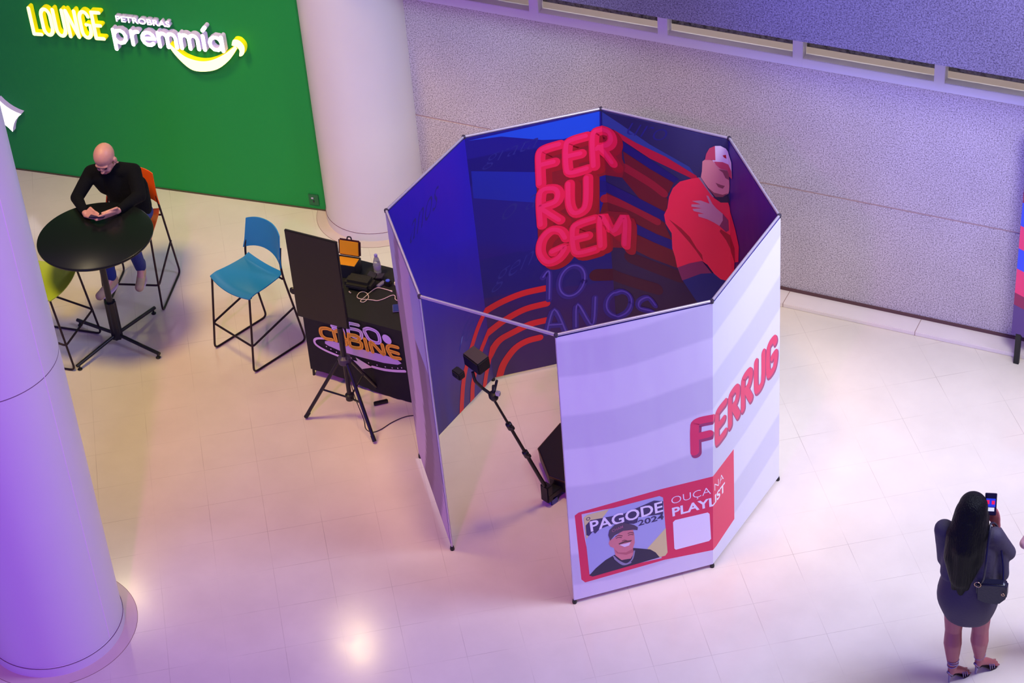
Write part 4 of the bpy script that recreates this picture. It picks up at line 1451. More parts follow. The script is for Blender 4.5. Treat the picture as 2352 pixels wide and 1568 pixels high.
# soft pouch
bm = bmesh.new()
box(bm, (0, 0, 0.045), (0.245, 0.15, 0.09), bev=0.028)
o = tag(mesh_ob('padded_pouch', bm, mat('pouch_cloth', S(30, 26, 24), 0.7, bump=0.3, bscale=60), smooth=True), 'rounded black padded pouch in front of the open case', 'bag')
o.location = (-2.385, 0.665, ZT)
o.rotation_euler = (0, 0, math.radians(3))
bm = bmesh.new()
tube(bm, [(-.1, -.0765, .05), (.1, -.0765, .05)], 0.0022, 6)
z_ = mesh_ob('zip', bm, mat('zip_grey', S(70, 66, 74), 0.4, 0.5), o)
# bottle
bt_ = thing('water_bottle', 'small clear plastic water bottle on the back of the cloth-covered table', 'bottle', (-2.335, 0.885, ZT))
pet = mat('clear_pet', (0.86, 0.84, 0.92, 1), 0.12, trans=0.75)
bm = bmesh.new()
lathe(bm, [(0, 0.002), (0.028, 0.0), (0.032, 0.008), (0.032, 0.04), (0.0305, 0.044), (0.032, 0.048), (0.032, 0.082), (0.0305, 0.086), (0.032, 0.09), (0.031, 0.11), (0.022, 0.15), (0.0135, 0.168), (0.0125, 0.18)], 24)
mesh_ob('body', bm, pet, bt_, smooth='all')
bm = bmesh.new()
lathe(bm, [(0.0325, 0.05), (0.0328, 0.052), (0.0328, 0.09), (0.0325, 0.092)], 24)
mesh_ob('wrap_label', bm, mat('bottle_label', S(160, 146, 190), 0.4), bt_, smooth=True)
bm = bmesh.new()
lathe(bm, [(0.0145, 0.172), (0.0148, 0.190), (0.0135, 0.193), (0, 0.193)], 18)
mesh_ob('cap', bm, mat('violet_cap', S(140, 124, 214), 0.4), bt_, smooth=True)
# clamp holder beside the bottle
o = thing('phone_clamp', 'black phone clamp lying open in front of the water bottle', 'phone holder', (-2.31, 0.815, ZT), math.radians(4))
bm = bmesh.new()
box(bm, (-.04, 0, .03), (.07, .07, .012), Matrix.Rotation(.25, 3, 'Y'), bev=0.003)
mesh_ob('jaw', bm, mat('smoke_plastic', S(52, 46, 60), 0.35), o)
bm = bmesh.new()
box(bm, (.035, 0, .03), (.065, .07, .012), Matrix.Rotation(-.2, 3, 'Y'), bev=0.003)
mesh_ob('jaw', bm, mat('smoke_plastic', S(52, 46, 60), 0.35), o)
bm = bmesh.new()
box(bm, (0, 0, .012), (.09, .05, .024), bev=0.004)
mesh_ob('hinge_block', bm, blackp, o)
# remote, action cam, white puck, card, adapter
bm = bmesh.new()
box(bm, (0, 0, .009), (.036, .085, .018), bev=0.004)
o = tag(mesh_ob('power_adapter', bm, mat('grey_adapter', S(120, 112, 140), 0.4)), 'grey slab adapter on the black cloth where the white cable ends', 'adapter')
o.location = (-2.232, 0.745, ZT)
o.rotation_euler = (0, 0, math.radians(-14))
bm = bmesh.new()
box(bm, (0, 0, .022), (.055, .05, .044), bev=0.006)
lathe(bm, [(0.018, 0.044), (0.018, 0.050), (0.012, 0.053), (0, 0.053)], 18, mi=1)
o = tag(mesh_ob('action_camera', bm, [blackp, mat('blue_lens', S(70, 90, 220), 0.15)]), 'tiny black cube camera with blue lens on the cloth-covered table', 'camera')
o.location = (-2.175, 0.765, ZT)
bm = bmesh.new()
lathe(bm, [(0.018, 0), (0.02, 0.006), (0.016, 0.022), (0, 0.024)], 16)
o = tag(mesh_ob('charger_plug', bm, mat('ivory_plug', S(236, 226, 190), 0.4), smooth=True), 'small ivory plug at the booth end of the cloth-covered table', 'plug')
o.location = (-2.115, 0.795, ZT)
bm = bmesh.new()
box(bm, (0, 0, .005), (.075, .10, .009), Matrix.Rotation(.5, 3, 'Z'), bev=0.003)
box(bm, (0, 0, .0105), (.068, .092, .002), Matrix.Rotation(.5, 3, 'Z'), mi=1)
o = tag(mesh_ob('tablet_card', bm, [mat('card_rim', S(110, 110, 150), 0.4), mat('card_blue', S(22, 40, 130), 0.3)]), 'dark blue card with pale rim near the front booth end of the table', 'card')
o.location = (-1.955, 0.50, ZT)
bm = bmesh.new()
box(bm, (0, 0, .005), (.03, .010, .008), bev=0.002)
o = tag(mesh_ob('usb_stick', bm, mat('pale_stick', S(190, 170, 180), 0.4)), 'tiny pale memory stick on the cloth in front of the pouch', 'memory stick')
o.location = (-2.429, 0.56, ZT)
o.rotation_euler = (0, 0, -0.5)
bm = bmesh.new()
pp = [(-2.119, .694), (-2.18, .700), (-2.243, .692), (-2.27, .62), (-2.287, .520), (-2.33, .515), (-2.349, .543), (-2.345, .585), (-2.315, .602), (-2.275, .585), (-2.245, .545), (-2.243, .510), (-2.257, .479), (-2.285, .478), (-2.287, .503), (-2.25, .520), (-2.20, .530), (-2.158, .537), (-2.12, .575), (-2.08, .640), (-2.05, .645), (-2.02, .60), (-1.95, .59)]
tube(bm, smooth_path([(x, y, ZT + 0.004 + 0.004 * (1 if 6 < i < 12 else 0)) for i, (x, y) in enumerate(pp)], 6), 0.0035, 8)
o = tag(mesh_ob('charging_cable', bm, mat('white_cable', S(232, 200, 196), 0.45), smooth='all'), 'white looped charging cable on the black cloth', 'cable')
bm = bmesh.new()
tube(bm, [(-2.119, .694, ZT + .005), (-2.098, .690, ZT + .005)], 0.006, 8)
mesh_ob('plug', bm, mat('white_cable', S(232, 200, 196), 0.45), o)
# black cables on the floor
bm = bmesh.new()
tube(bm, smooth_path([(-2.12, -.10, .9), (-2.10, -.14, .55), (-2.10, -.10, .25), (-2.03, -.12, .03), (-1.97, -.2, .006), (-1.90, -.22, .006), (-1.85, -.17, .006), (-1.80, -.05, .006), (-1.72, .06, .006), (-1.60, .12, .006)], 6), 0.0035, 8)
tag(mesh_ob('floor_cable', bm, blackp, smooth='all'), 'thin black cord from the display stand along the floor to the booth', 'cable')
bm = bmesh.new()
box(bm, (0, 0, 0.02), (0.12, 0.028, 0.035), bev=0.006)
o = tag(mesh_ob('power_strip', bm, blackp), 'short black block on the floor behind the tripod stand', 'power strip')
o.location = (-2.00, .13, 0)
o.rotation_euler = (0, 0, .7)

# ------------------------------------------------------------------ banner at the right edge
bn = thing('floor_banner', 'floor banner with red and blue diagonal stripes at the right of the granite wall', 'banner', (2.72, 2.44, 0), math.radians(-4))
nbx = 12
BW = 0.85
bm = bmesh.new()
cols = [ink('banner_plum', 92, 62, 128), ink('banner_blue', 58, 82, 232), ink('banner_pink', 246, 60, 118), ink('banner_wine', 150, 34, 84), ink('banner_magenta', 244, 60, 160)]
zs0, zs1 = 0.30, 2.30
seq = [(0.0, 0), (0.30, 3), (0.42, 2), (0.66, 1), (0.86, 2), (1.08, 1), (1.30, 3), (1.50, 2), (1.62, 3), (1.78, 4), (1.92, 1), (2.06, 4), (2.2, 1), (2.6, 1)]
for sd in (0,):
    sheet = []
    for k in range(len(seq) - 1):
        a, b = seq[k][0], seq[k + 1][0]
        flat_poly(bm, [(0, zs0 + a if k else zs0), (0, zs0 + b), (BW, zs0 + b - 0.28), (BW, zs0 + (a - 0.28 if k else 0))], seq[k][1])
bmesh.ops.bisect_plane(bm, geom=list(bm.verts) + list(bm.edges) + list(bm.faces), plane_co=(0, zs1, 0), plane_no=(0, 1, 0), clear_outer=True)
bmesh.ops.bisect_plane(bm, geom=list(bm.verts) + list(bm.edges) + list(bm.faces), plane_co=(0, zs0, 0), plane_no=(0, 1, 0), clear_inner=True)
for v in bm.verts:
    v.co = Vector((v.co.x - 0.045, -0.0125, v.co.y))
bm.normal_update()
for f in bm.faces:
    if f.normal.y > 0:
        f.normal_flip()
mesh_ob('printed_sheet', bm, cols, bn)
bm = bmesh.new()
box(bm, (BW / 2 - 0.045, 0, (zs0 + zs1) / 2), (BW, 0.022, zs1 - zs0))
mesh_ob('board', bm, mat('board_white', S(225, 222, 235), 0.5), bn)
bm = bmesh.new()
box(bm, (0.30, -0.0145, 0.52), (0.32, 0.002, 0.30))
mesh_ob('blank_code_field', bm, ink('code_white', 240, 240, 252), bn)
for xx in (0.015, BW - 0.105):
    bm = bmesh.new()
    box(bm, (xx, 0, 0.155), (0.045, 0.03, 0.31), bev=0.002)
    mesh_ob('leg', bm, blackp, bn)

# ------------------------------------------------------------------ people
def V3(*a):
    return Vector(a)


def head_ells(c, M, s=1.0, bald=True):
    """skull, jaw, nose, ears in a frame x = right, y = forward, z = up"""
    parts = [((0, -.012, .03), (.080, .100, .095)), ((0, .028, -.035), (.064, .068, .082)), ((0, .048, -.085), (.042, .040, .034)),
             ((0, .095, -.022), (.012, .016, .028)), ((0, .104, -.043), (.017, .017, .013)), ((0, .074, .012), (.056, .024, .014)),
             ((.034, .070, -.045), (.024, .024, .022)), ((-.034, .070, -.045), (.024, .024, .022)),
             ((0, .088, -.070), (.024, .012, .007)), ((0, .086, -.082), (.020, .012, .008)),
             ((.083, -.005, -.018), (.010, .024, .034)), ((-.083, -.005, -.018), (.010, .024, .034))]
    return [(c + M @ (Vector(p) * s), tuple(x * s for x in r), M) for p, r in parts]


def eyes(c, M, s, parent, dark):
    for sx in (-1, 1):
        bm = bmesh.new()
        r = bmesh.ops.create_uvsphere(bm, u_segments=12, v_segments=8, radius=1)
        bmesh.ops.transform(bm, matrix=Matrix.Translation(c + M @ Vector((sx * .031 * s, .083 * s, -.010 * s))) @ M.to_4x4() @ Matrix.Diagonal((.014 * s, .010 * s, .006 * s, 1)), verts=r['verts'])
        mesh_ob('eye', bm, dark, parent, smooth='all')


def hand_segs(wrist, palm_end, across, curl, size=1.0, thumb=None, spread=1.0, lens=(.032, .024, .018)):
    """palm plus five fingers; across = direction from little finger to index, curl = direction the fingers bend to"""
    w, p = Vector(wrist), Vector(palm_end)
    d = (p - w).normalized()
    a = Vector(across).normalized()
    c = Vector(curl).normalized()
    segs = []
    for t in (-.028, -.009, .010, .028):
        segs.append((w + a * t * .6 * size, .016 * size, p + a * t * spread * size, .0115 * size))
    fl_ = (.80, .95, 1.0, .92)
    for t, k in zip((-.030, -.010, .010, .030), fl_):
        b = p + a * t * spread * size
        d1 = (d + c * .25).normalized()
        d2 = (d * .6 + c * .8).normalized()
        d3 = (d * .1 + c).normalized()
        q1 = b + d1 * lens[0] * k * size * 1.15
        q2 = q1 + d2 * lens[1] * k * size * 1.15
        q3 = q2 + d3 * lens[2] * k * size * 1.1
        segs += [(b, .0095 * size, q1, .0088 * size), (q1, .0088 * size, q2, .0080 * size), (q2, .0080 * size, q3, .0070 * size)]
    tb = w + a * .024 * size + d * .02 * size
    t1 = tb + (a * .8 + d * .6).normalized() * .035 * size
    t2 = Vector(thumb) if thumb else t1 + (d + a * .2 + c * .3).normalized() * .032 * size
    segs += [(tb, .014 * size, t1, .0115 * size), (t1, .0115 * size, t2, .009 * size)]
    return segs


# ---- seated bald man
skin_m = mat('man_skin', S(214, 150, 138), 0.42, var=0.05, bscale=30)
man = thing('person', 'bald seated person in black sweater and jeans looking down at a phone', 'person', (-4.76, .80, 0))
mi_ = Vector((-4.76, .80, 0))
F = Vector((.287, -.958, 0))
Lm = Vector((.958, .287, 0))
mo = lambda v: Vector(v) - mi_
hc = Vector((-4.825, .735, 1.455))
fw = Vector((.20, -.78, -.52))
hM = frame3(Vector((-.96, -.16, .02)), Vector((.12, -.82, -.44)))
hipL, hipR = V3(-4.66, .85, .84), V3(-4.84, .80, .84)
kneeL, kneeR = V3(-4.545, .50, .80), V3(-4.79, .43, .80)
ankL, ankR = V3(-4.625, .66, .385), V3(-4.80, .45, .385)
shR, shL = V3(-4.985, .715, 1.285), V3(-4.645, .86, 1.285)
elR, elL = V3(-5.01, .485, 1.165), V3(-4.525, .72, 1.145)
wrR, wrL = V3(-4.785, .285, 1.182), V3(-4.545, .405, 1.182)
phone_c = V3(-4.645, .262, 1.205)
neck0 = V3(-4.835, .80, 1.325)
segs = [(neck0, .06, hc + V3(0.0, .03, -.06), .052),
        (elR.lerp(wrR, .55), .032, wrR, .024), (elL.lerp(wrL, .55), .032, wrL, .024),
        (hipL, .07, kneeL, .05), (hipR, .07, kneeR, .05), (kneeL, .05, ankL, .035), (kneeR, .05, ankR, .035),
        (ankL, .034, ankL + V3(.05, -.10, -.05), .028), (ankR, .034, ankR + V3(0.0, -.12, -.05), .028),
        (V3(-4.75, .83, .86), .12, V3(-4.80, .83, 1.15), .12), (V3(-4.80, .83, 1.15), .12, neck0, .07),
        (neck0, .06, shR, .05), (neck0, .06, shL, .05), (shR, .045, elR, .038), (shL, .045, elL, .038),
        (elR, .036, wrR, .026), (elL, .036, wrL, .026)]
segs += hand_segs(wrR, phone_c + V3(-.062, .012, -.006), (-.2, .75, .5), (.55, -.25, -.05), 1.05, thumb=phone_c + V3(-.028, .022, .018))
segs += hand_segs(wrL, phone_c + V3(.060, .040, -.006), (.55, .45, .6), (-.55, -.35, -.1), 1.05, thumb=phone_c + V3(.030, .030, .018))
segs = [(mo(a), r, mo(b), q) for a, r, b, q in segs]
ells = [(mo(c), r, M) for c, r, M in head_ells(hc, hM, 1.09)]
blob('body', segs, skin_m, man, ells, voxel=0.006, smooth=3)
eyes(mo(hc), hM, 1.09, man, mat('eye_dark', S(70, 34, 50), 0.4))
for sx in (-1, 1):
    bm = bmesh.new()
    c = mo(hc)
    tube(bm, [c + hM @ Vector((sx * .018, .103, .012)), c + hM @ Vector((sx * .035, .102, .017)), c + hM @ Vector((sx * .052, .090, .011))], 0.0035, 6)
    mesh_ob('eyebrow', bm, mat('brow_grey', S(150, 100, 104), 0.8), man, smooth='all')
bm = bmesh.new()
c = mo(hc)
tube(bm, [c + hM @ Vector((-.024, .103, -.083)), c + hM @ Vector((0, .110, -.081)), c + hM @ Vector((.024, .103, -.083))], 0.0038, 6)
mesh_ob('lips', bm, mat('lip_rose', S(168, 84, 98), 0.5), man, smooth='all')
sw = [(V3(-4.75, .83, .87), .145, V3(-4.79, .83, 1.05), .135), (V3(-4.79, .83, 1.05), .135, V3(-4.83, .81, 1.22), .125),
      (V3(-4.83, .81, 1.22), .12, neck0 + V3(0, 0, -.02), .085),
      (neck0 + V3(-.02, 0, -.03), .08, shR, .068), (neck0 + V3(.02, 0, -.03), .08, shL, .068),
      (V3(-4.89, .78, 1.15), .10, V3(-4.93, .74, 1.24), .085), (V3(-4.70, .86, 1.10), .12, V3(-4.70, .86, 1.24), .10), (V3(-4.66, .86, .90), .11, V3(-4.68, .87, 1.1), .12),
      (shR, .068, elR, .056), (shL, .068, elL, .062), (elR, .055, elR.lerp(wrR, .86), .037), (elL, .060, elL.lerp(wrL, .84), .038),
      (V3(-4.68, .84, .90), .10, V3(-4.82, .80, .90), .10)]
blob('sweater', [(mo(a), r, mo(b), q) for a, r, b, q in sw], mat('black_knit', S(8, 8, 14), 0.9, spec=0.2, bump=0.4, bscale=70), man, voxel=0.009, smooth=4)
jn = [(hipL, .10, kneeL, .068), (hipR, .10, kneeR, .068), (kneeL, .068, ankL + V3(0, 0, .02), .050), (kneeR, .068, ankR + V3(0, 0, .02), .050),
      (hipL + V3(0, .03, .0), .10, hipR + V3(0, .03, .0), .10), (ankL + V3(0, 0, .06), .055, ankL + V3(0, 0, .02), .052), (ankR + V3(0, 0, .06), .055, ankR + V3(0, 0, .02), .052)]
blob('jeans', [(mo(a), r, mo(b), q) for a, r, b, q in jn], mat('blue_denim', S(34, 50, 120), 0.8, bump=0.3, bscale=50), man, voxel=0.009, smooth=4)
for nm, a, toe in (('L', ankL, V3(-4.54, .475, .315)), ('R', ankR, V3(-4.815, .235, .315))):
    d = (toe - a)
    d.z = 0
    d.normalize()
    heel = Vector((a.x, a.y, .315)) - d * .035
    toe2 = heel + d * .255
    blob('shoe', [(mo(heel + V3(0, 0, .012)), .036, mo(toe2 + V3(0, 0, -.002) - d * .035), .040), (mo(heel + V3(0, 0, .035)), .036, mo(toe2 - d * .09 + V3(0, 0, .012)), .036),
                  (mo(heel + d * .02 + V3(0, 0, .03)), .036, mo(a + V3(0, 0, -.0)), .040)], mat('sand_suede', S(196, 164, 130), 0.75), man, voxel=0.007, smooth=3)
    bm = bmesh.new()
    side = Vector((-d.y, d.x, 0))
    hp, tp = mo(heel), mo(toe2)
    pts = []
    for k in range(28):
        t = 2 * PI * k / 28
        y = (math.cos(t) + 1) / 2
        wd = .038 + .006 * math.sin(y * PI)
        cpt = hp - d * .032 + d * (.262 * y)
        pts.append(cpt + side * wd * math.sin(t) * (1.0))
    lo = [bm.verts.new(p + V3(0, 0, -.040)) for p in pts]
    hi = [bm.verts.new(p + V3(0, 0, -.022)) for p in pts]
    for k in range(28):
        bm.faces.new((lo[k], lo[(k + 1) % 28], hi[(k + 1) % 28], hi[k]))
    bm.faces.new(lo[::-1])
    bm.faces.new(hi)
    bmesh.ops.recalc_face_normals(bm, faces=list(bm.faces))
    mesh_ob('shoe_sole', bm, mat('pale_sole', S(206, 178, 204), 0.6), man)
# his phone
PM = frame3(-Lm, Vector((.25, -.75, .05)))
tl = Matrix.Rotation(math.radians(10), 3, 'X')
bm = bmesh.new()
PR = PM @ tl
box(bm, (0, 0, 0), (.135, .070, .009), PR, bev=0.003)
box(bm, PR @ Vector((0, 0, .0048)), (.126, .063, .001), PR, mi=1)
o = tag(mesh_ob('smartphone', bm, [mat('phone_black', S(24, 20, 40), 0.3), mat('phone_screen', S(34, 20, 80), 0.5)]), 'dark phone held in both hands over the bar table', 'phone')
o.location = phone_c

# ---- standing woman seen from behind
wo = Vector((3.32, -1.08, 0))
wm = thing('person', 'person with long black hair, seen from behind, in short dress raising a phone', 'person', tuple(wo))
O = lambda *a: Vector(a) - wo
wskin = mat('woman_skin', S(172, 96, 98), 0.45, var=0.04, bscale=30)
wf_ = Vector((-.18, .98, 0))
wr_ = Vector((.98, .18, 0))
hdc = Vector((3.268, -1.045, 1.535))
wH = frame3(wr_, wf_ + Vector((.12, 0, .02)))
hip_l, hip_r = V3(3.205, -1.11, .84), V3(3.375, -1.075, .84)
kn_l, kn_r = V3(3.215, -1.135, .46), V3(3.385, -1.065, .46)
an_l, an_r = V3(3.240, -1.185, .150), V3(3.392, -1.040, .150)
to_l, to_r = V3(3.302, -1.092, .028), V3(3.466, -.942, .028)
sh_l, sh_r = V3(3.105, -1.10, 1.335), V3(3.425, -1.045, 1.335)
el_l, el_r = V3(3.098, -1.05, 1.02), V3(3.500, -.955, 1.13)
wr_l, wr_r = V3(3.20, -.86, 1.22), V3(3.412, -.955, 1.325)
ph_c = V3(3.358, -.945, 1.515)
segs = [(hip_l, .095, kn_l, .060), (hip_r, .095, kn_r, .060),
        (kn_l, .059, kn_l.lerp(an_l, .16) + V3(0, -.007, 0), .061), (kn_r, .059, kn_r.lerp(an_r, .16) + V3(0, -.007, 0), .061),
        (kn_l.lerp(an_l, .16) + V3(0, -.007, 0), .061, kn_l.lerp(an_l, .34) + V3(0, -.013, 0), .064), (kn_r.lerp(an_r, .16) + V3(0, -.007, 0), .061, kn_r.lerp(an_r, .34) + V3(0, -.013, 0), .064),
        (kn_l.lerp(an_l, .34) + V3(0, -.013, 0), .064, kn_l.lerp(an_l, .62) + V3(0, -.007, 0), .052), (kn_r.lerp(an_r, .34) + V3(0, -.013, 0), .064, kn_r.lerp(an_r, .62) + V3(0, -.007, 0), .052),
        (kn_l.lerp(an_l, .62) + V3(0, -.007, 0), .052, an_l, .034), (kn_r.lerp(an_r, .62) + V3(0, -.007, 0), .052, an_r, .034),
        (an_l, .032, an_l + V3(-.005, -.012, -.055), .026), (an_r, .032, an_r + V3(-.005, -.012, -.055), .026),
        (an_l + V3(0, 0, -.038), .030, an_l.lerp(to_l, .55) + V3(0, 0, -.004), .028), (an_r + V3(0, 0, -.038), .030, an_r.lerp(to_r, .55) + V3(0, 0, -.004), .028),
        (an_l.lerp(to_l, .55) + V3(0, 0, -.004), .028, to_l + V3(0, 0, .004), .026), (an_r.lerp(to_r, .55) + V3(0, 0, -.004), .028, to_r + V3(0, 0, .004), .026),
        (to_l, .022, to_l + V3(.012, .018, -.006), .017), (to_r, .022, to_r + V3(.012, .018, -.006), .017),
        (V3(3.29, -1.09, .86), .14, V3(3.28, -1.08, 1.05), .11), (V3(3.28, -1.08, 1.05), .11, V3(3.27, -1.07, 1.30), .12),
        (V3(3.27, -1.06, 1.30), .06, hdc + V3(0, 0, -.08), .048), (V3(3.27, -1.06, 1.33), .05, sh_l, .045), (V3(3.27, -1.06, 1.33), .05, sh_r, .045),
        (sh_r, .042, el_r, .036), (el_r, .036, wr_r, .025), (sh_l, .042, el_l, .036), (el_l, .036, wr_l, .025)]
for t in (-.018, 0, .018):     # toes
    for to in (to_l, to_r):
        segs.append((to + V3(.010 - t, .012 + t, -.004), .011, to + V3(.026 - t, .028 + t, -.008), .008))
segs += hand_segs(wr_r + V3(-.004, .002, .02), V3(3.392, -.940, 1.425), (-.35, .0, .10), (-.50, .25, .35), .98, thumb=ph_c + V3(-.022, -.028, -.035))
segs += hand_segs(wr_l, wr_l + V3(.05, .05, .05), (.5, -.4, .3), (.2, .3, -.4), .92)
ells = [(O(*c), r, M) for c, r, M in head_ells(hdc, wH, 1.0)]
blob('body', [(a - wo, r, b - wo, q) for a, r, b, q in segs], wskin, wm, ells, voxel=0.0065, smooth=3)


def loft(name, rings, m, parent, n=36, fold=0.0, close=True):
    bm = bmesh.new()
    R = []
    for (c, rx, ry, ang) in rings:
        ca, sa = math.cos(ang), math.sin(ang)
        r = []
        for k in range(n):
            t = 2 * PI * k / n
            w = 1 + fold * math.sin(t * 5 + c[2] * 9) + fold * .6 * math.sin(t * 9 - c[2] * 14)
            x, y = rx * w * math.cos(t), ry * w * math.sin(t)
            r.append(bm.verts.new((c[0] + x * ca - y * sa, c[1] + x * sa + y * ca, c[2])))
        R.append(r)
    for A, B in zip(R[:-1], R[1:]):
        for k in range(n):
            bm.faces.new((A[k], A[(k + 1) % n], B[(k + 1) % n], B[k]))
    if close:
        bm.faces.new(R[0][::-1])
        bm.faces.new(R[-1])
    o = mesh_ob(name, bm, m, parent, smooth='all')
    sb = o.modifiers.new('sub', 'SUBSURF')
    sb.levels = sb.render_levels = 1
    return o


an = math.atan2(wr_.y, wr_.x)
loft('dress', [(O(3.292, -1.09, .575), .150, .118, an), (O(3.292, -1.09, .582), .160, .128, an), (O(3.290, -1.092, .66), .190, .148, an), (O(3.286, -1.098, .74), .212, .165, an),
               (O(3.284, -1.10, .82), .213, .168, an), (O(3.282, -1.09, .92), .190, .150, an), (O(3.280, -1.085, 1.02), .168, .128, an), (O(3.278, -1.08, 1.15), .16, .12, an)],
     mat('slate_jersey', S(60, 50, 70), 0.7, bump=0.2, bscale=60), wm, fold=0.012)
jk = [(V3(3.27, -1.10, 1.00), .125, V3(3.27, -1.09, 1.20), .125), (V3(3.20, -1.10, .98), .115, V3(3.19, -1.09, 1.22), .095), (V3(3.355, -1.085, .97), .115, V3(3.36, -1.06, 1.22), .095),
      (V3(3.27, -1.07, 1.28), .09, sh_l + V3(0, 0, -.01), .070), (V3(3.27, -1.07, 1.28), .09, sh_r, .065),
      (sh_l + V3(-.008, 0, .0), .072, sh_l.lerp(el_l, .45), .066), (sh_l.lerp(el_l, .45), .065, el_l, .052), (el_l, .052, wr_l.lerp(el_l, .2), .036),
      (sh_r, .066, el_r, .060), (el_r, .058, wr_r.lerp(el_r, .12), .034), (V3(3.46, -1.00, 1.16), .06, V3(3.485, -1.02, .98), .055)]
blob('jacket', [(a - wo, r, b - wo, q) for a, r, b, q in jk], mat('grey_violet_jacket', S(62, 54, 74), 0.75, bump=0.4, bscale=30), wm, voxel=0.009, smooth=4)
hairm = mat('black_hair', S(3, 3, 6), 0.5, spec=0.2, bump=1.0, bscale=1.0)
_nt = hairm.node_tree
_mp = _nt.nodes.new('ShaderNodeMapping')
_mp.inputs['Scale'].default_value = (110, 110, 5)
_n = [n for n in _nt.nodes if n.type == 'TEX_NOISE'][0]
_tc = [n for n in _nt.nodes if n.type == 'TEX_COORD'][0]
_nt.links.new(_tc.outputs['Object'], _mp.inputs['Vector'])
_nt.links.new(_mp.outputs[0], _n.inputs['Vector'])
hb = hdc
hair_e = [(hb + V3(0, -.015, .020) - wo, (.100, .115, .108), wH)]
hs = [(hb + V3(-.02, -.05, .0), .092, V3(3.235, -1.150, 1.38), .10), (hb + V3(.025, -.05, .0), .085, V3(3.315, -1.13, 1.38), .085),
      (V3(3.205, -1.160, 1.38), .082, V3(3.20, -1.195, 1.20), .075), (V3(3.32, -1.14, 1.38), .075, V3(3.325, -1.18, 1.20), .068),
      (V3(3.20, -1.195, 1.20), .075, V3(3.235, -1.225, 1.04), .055), (V3(3.325, -1.18, 1.20), .066, V3(3.295, -1.215, 1.05), .048),
      (hb + V3(0, -.08, -.06), .09, V3(3.265, -1.19, 1.30), .10), (V3(3.265, -1.19, 1.30), .10, V3(3.262, -1.225, 1.03), .065), (V3(3.235, -1.225, 1.06), .05, V3(3.22, -1.235, .955), .022),
      (V3(3.275, -1.225, 1.06), .048, V3(3.268, -1.235, .925), .024), (V3(3.30, -1.215, 1.06), .04, V3(3.305, -1.225, .965), .018),
      (hb + V3(-.07, .0, -.04), .045, V3(3.170, -1.12, 1.34), .045), (hb + V3(.07, .0, -.04), .042, V3(3.362, -1.085, 1.28), .034)]
blob('hair', [(a - wo, r, b - wo, q) for a, r, b, q in hs], hairm, wm, hair_e, voxel=0.009, smooth=5)
silver = mat('silver_strap', S(150, 136, 170), 0.3, 0.5)
solem = mat('dark_sole', S(46, 22, 44), 0.5)
for a, to, st_ in ((an_l, to_l, V3(3.236, -1.218, 0)), (an_r, to_r, V3(3.380, -1.070, 0))):
    d = (to - a)
    d.z = 0
    d.normalize()
    sd = Vector((-d.y, d.x, 0))
    # one curved sole from the raised heel to the toe
    bm = bmesh.new()
    hl = Vector((a.x, a.y, 0)) - d * .028
    prof = [(0, .086, .026), (.04, .078, .026), (.08, .040, .030), (.115, .010, .037), (.155, .008, .038), (.180, .012, .022)]
    T_, B_ = [], []
    for s_, z_, w_ in prof:
        p = hl + d * s_ - wo
        T_.append([bm.verts.new(p + sd * w_ + V3(0, 0, z_)), bm.verts.new(p - sd * w_ + V3(0, 0, z_))])
        B_.append([bm.verts.new(p + sd * w_ + V3(0, 0, z_ - .009)), bm.verts.new(p - sd * w_ + V3(0, 0, z_ - .009))])
    for i in range(len(prof) - 1):
        bm.faces.new((T_[i][0], T_[i][1], T_[i + 1][1], T_[i + 1][0]))
        bm.faces.new((B_[i][0], B_[i + 1][0], B_[i + 1][1], B_[i][1]))
        bm.faces.new((T_[i][0], T_[i + 1][0], B_[i + 1][0], B_[i][0]))
        bm.faces.new((T_[i][1], B_[i][1], B_[i + 1][1], T_[i + 1][1]))
    bm.faces.new((T_[0][0], B_[0][0], B_[0][1], T_[0][1]))
    bm.faces.new((T_[-1][0], T_[-1][1], B_[-1][1], B_[-1][0]))
    sole = mesh_ob('sandal', bm, solem, wm)
    bm = bmesh.new()
    tube(bm, [hl + d * .012 + V3(0, 0, .078) - wo, hl + d * .004 - wo], 0.01, 10, taper=[.015, .0055])
    mesh_ob('stiletto_heel', bm, silver, sole, smooth=True)
    def lp(nm, pts, rr, closed=False):
        bm = bmesh.new()
        tube(bm, pts, rr, 6, closed=closed)
        mesh_ob(nm, bm, silver, sole, smooth='all')
    q = frame3(d, sd)
    for zz, r_, tilt, rr in ((.02, .038, .25, .004), (.04, .039, -.15, .004), (.065, .041, .1, .003)):
        lp('ankle_strap', [a + V3(0, 0, zz) + q @ Vector((r_ * math.cos(t), r_ * math.sin(t) * .95, tilt * r_ * math.cos(t))) - wo for t in [2 * PI * k / 16 for k in range(16)]], rr, True)
    for s_, z_, w_ in ((.14, .045, .040), (.122, .055, .038), (.105, .066, .036)):
        p = hl + d * s_
        lp('toe_strap', [p + sd * w_ + V3(0, 0, .02) - wo, p + sd * w_ * .7 + V3(0, 0, z_) - wo, p - sd * w_ * .7 + V3(0, 0, z_) - wo, p - sd * w_ + V3(0, 0, .02) - wo], .004)
    lp('heel_cup', [hl + d * .01 + sd * .026 + V3(0, 0, .085) - wo, hl - d * .016 + V3(0, 0, .12) - wo, hl + d * .01 - sd * .026 + V3(0, 0, .085) - wo], .007)
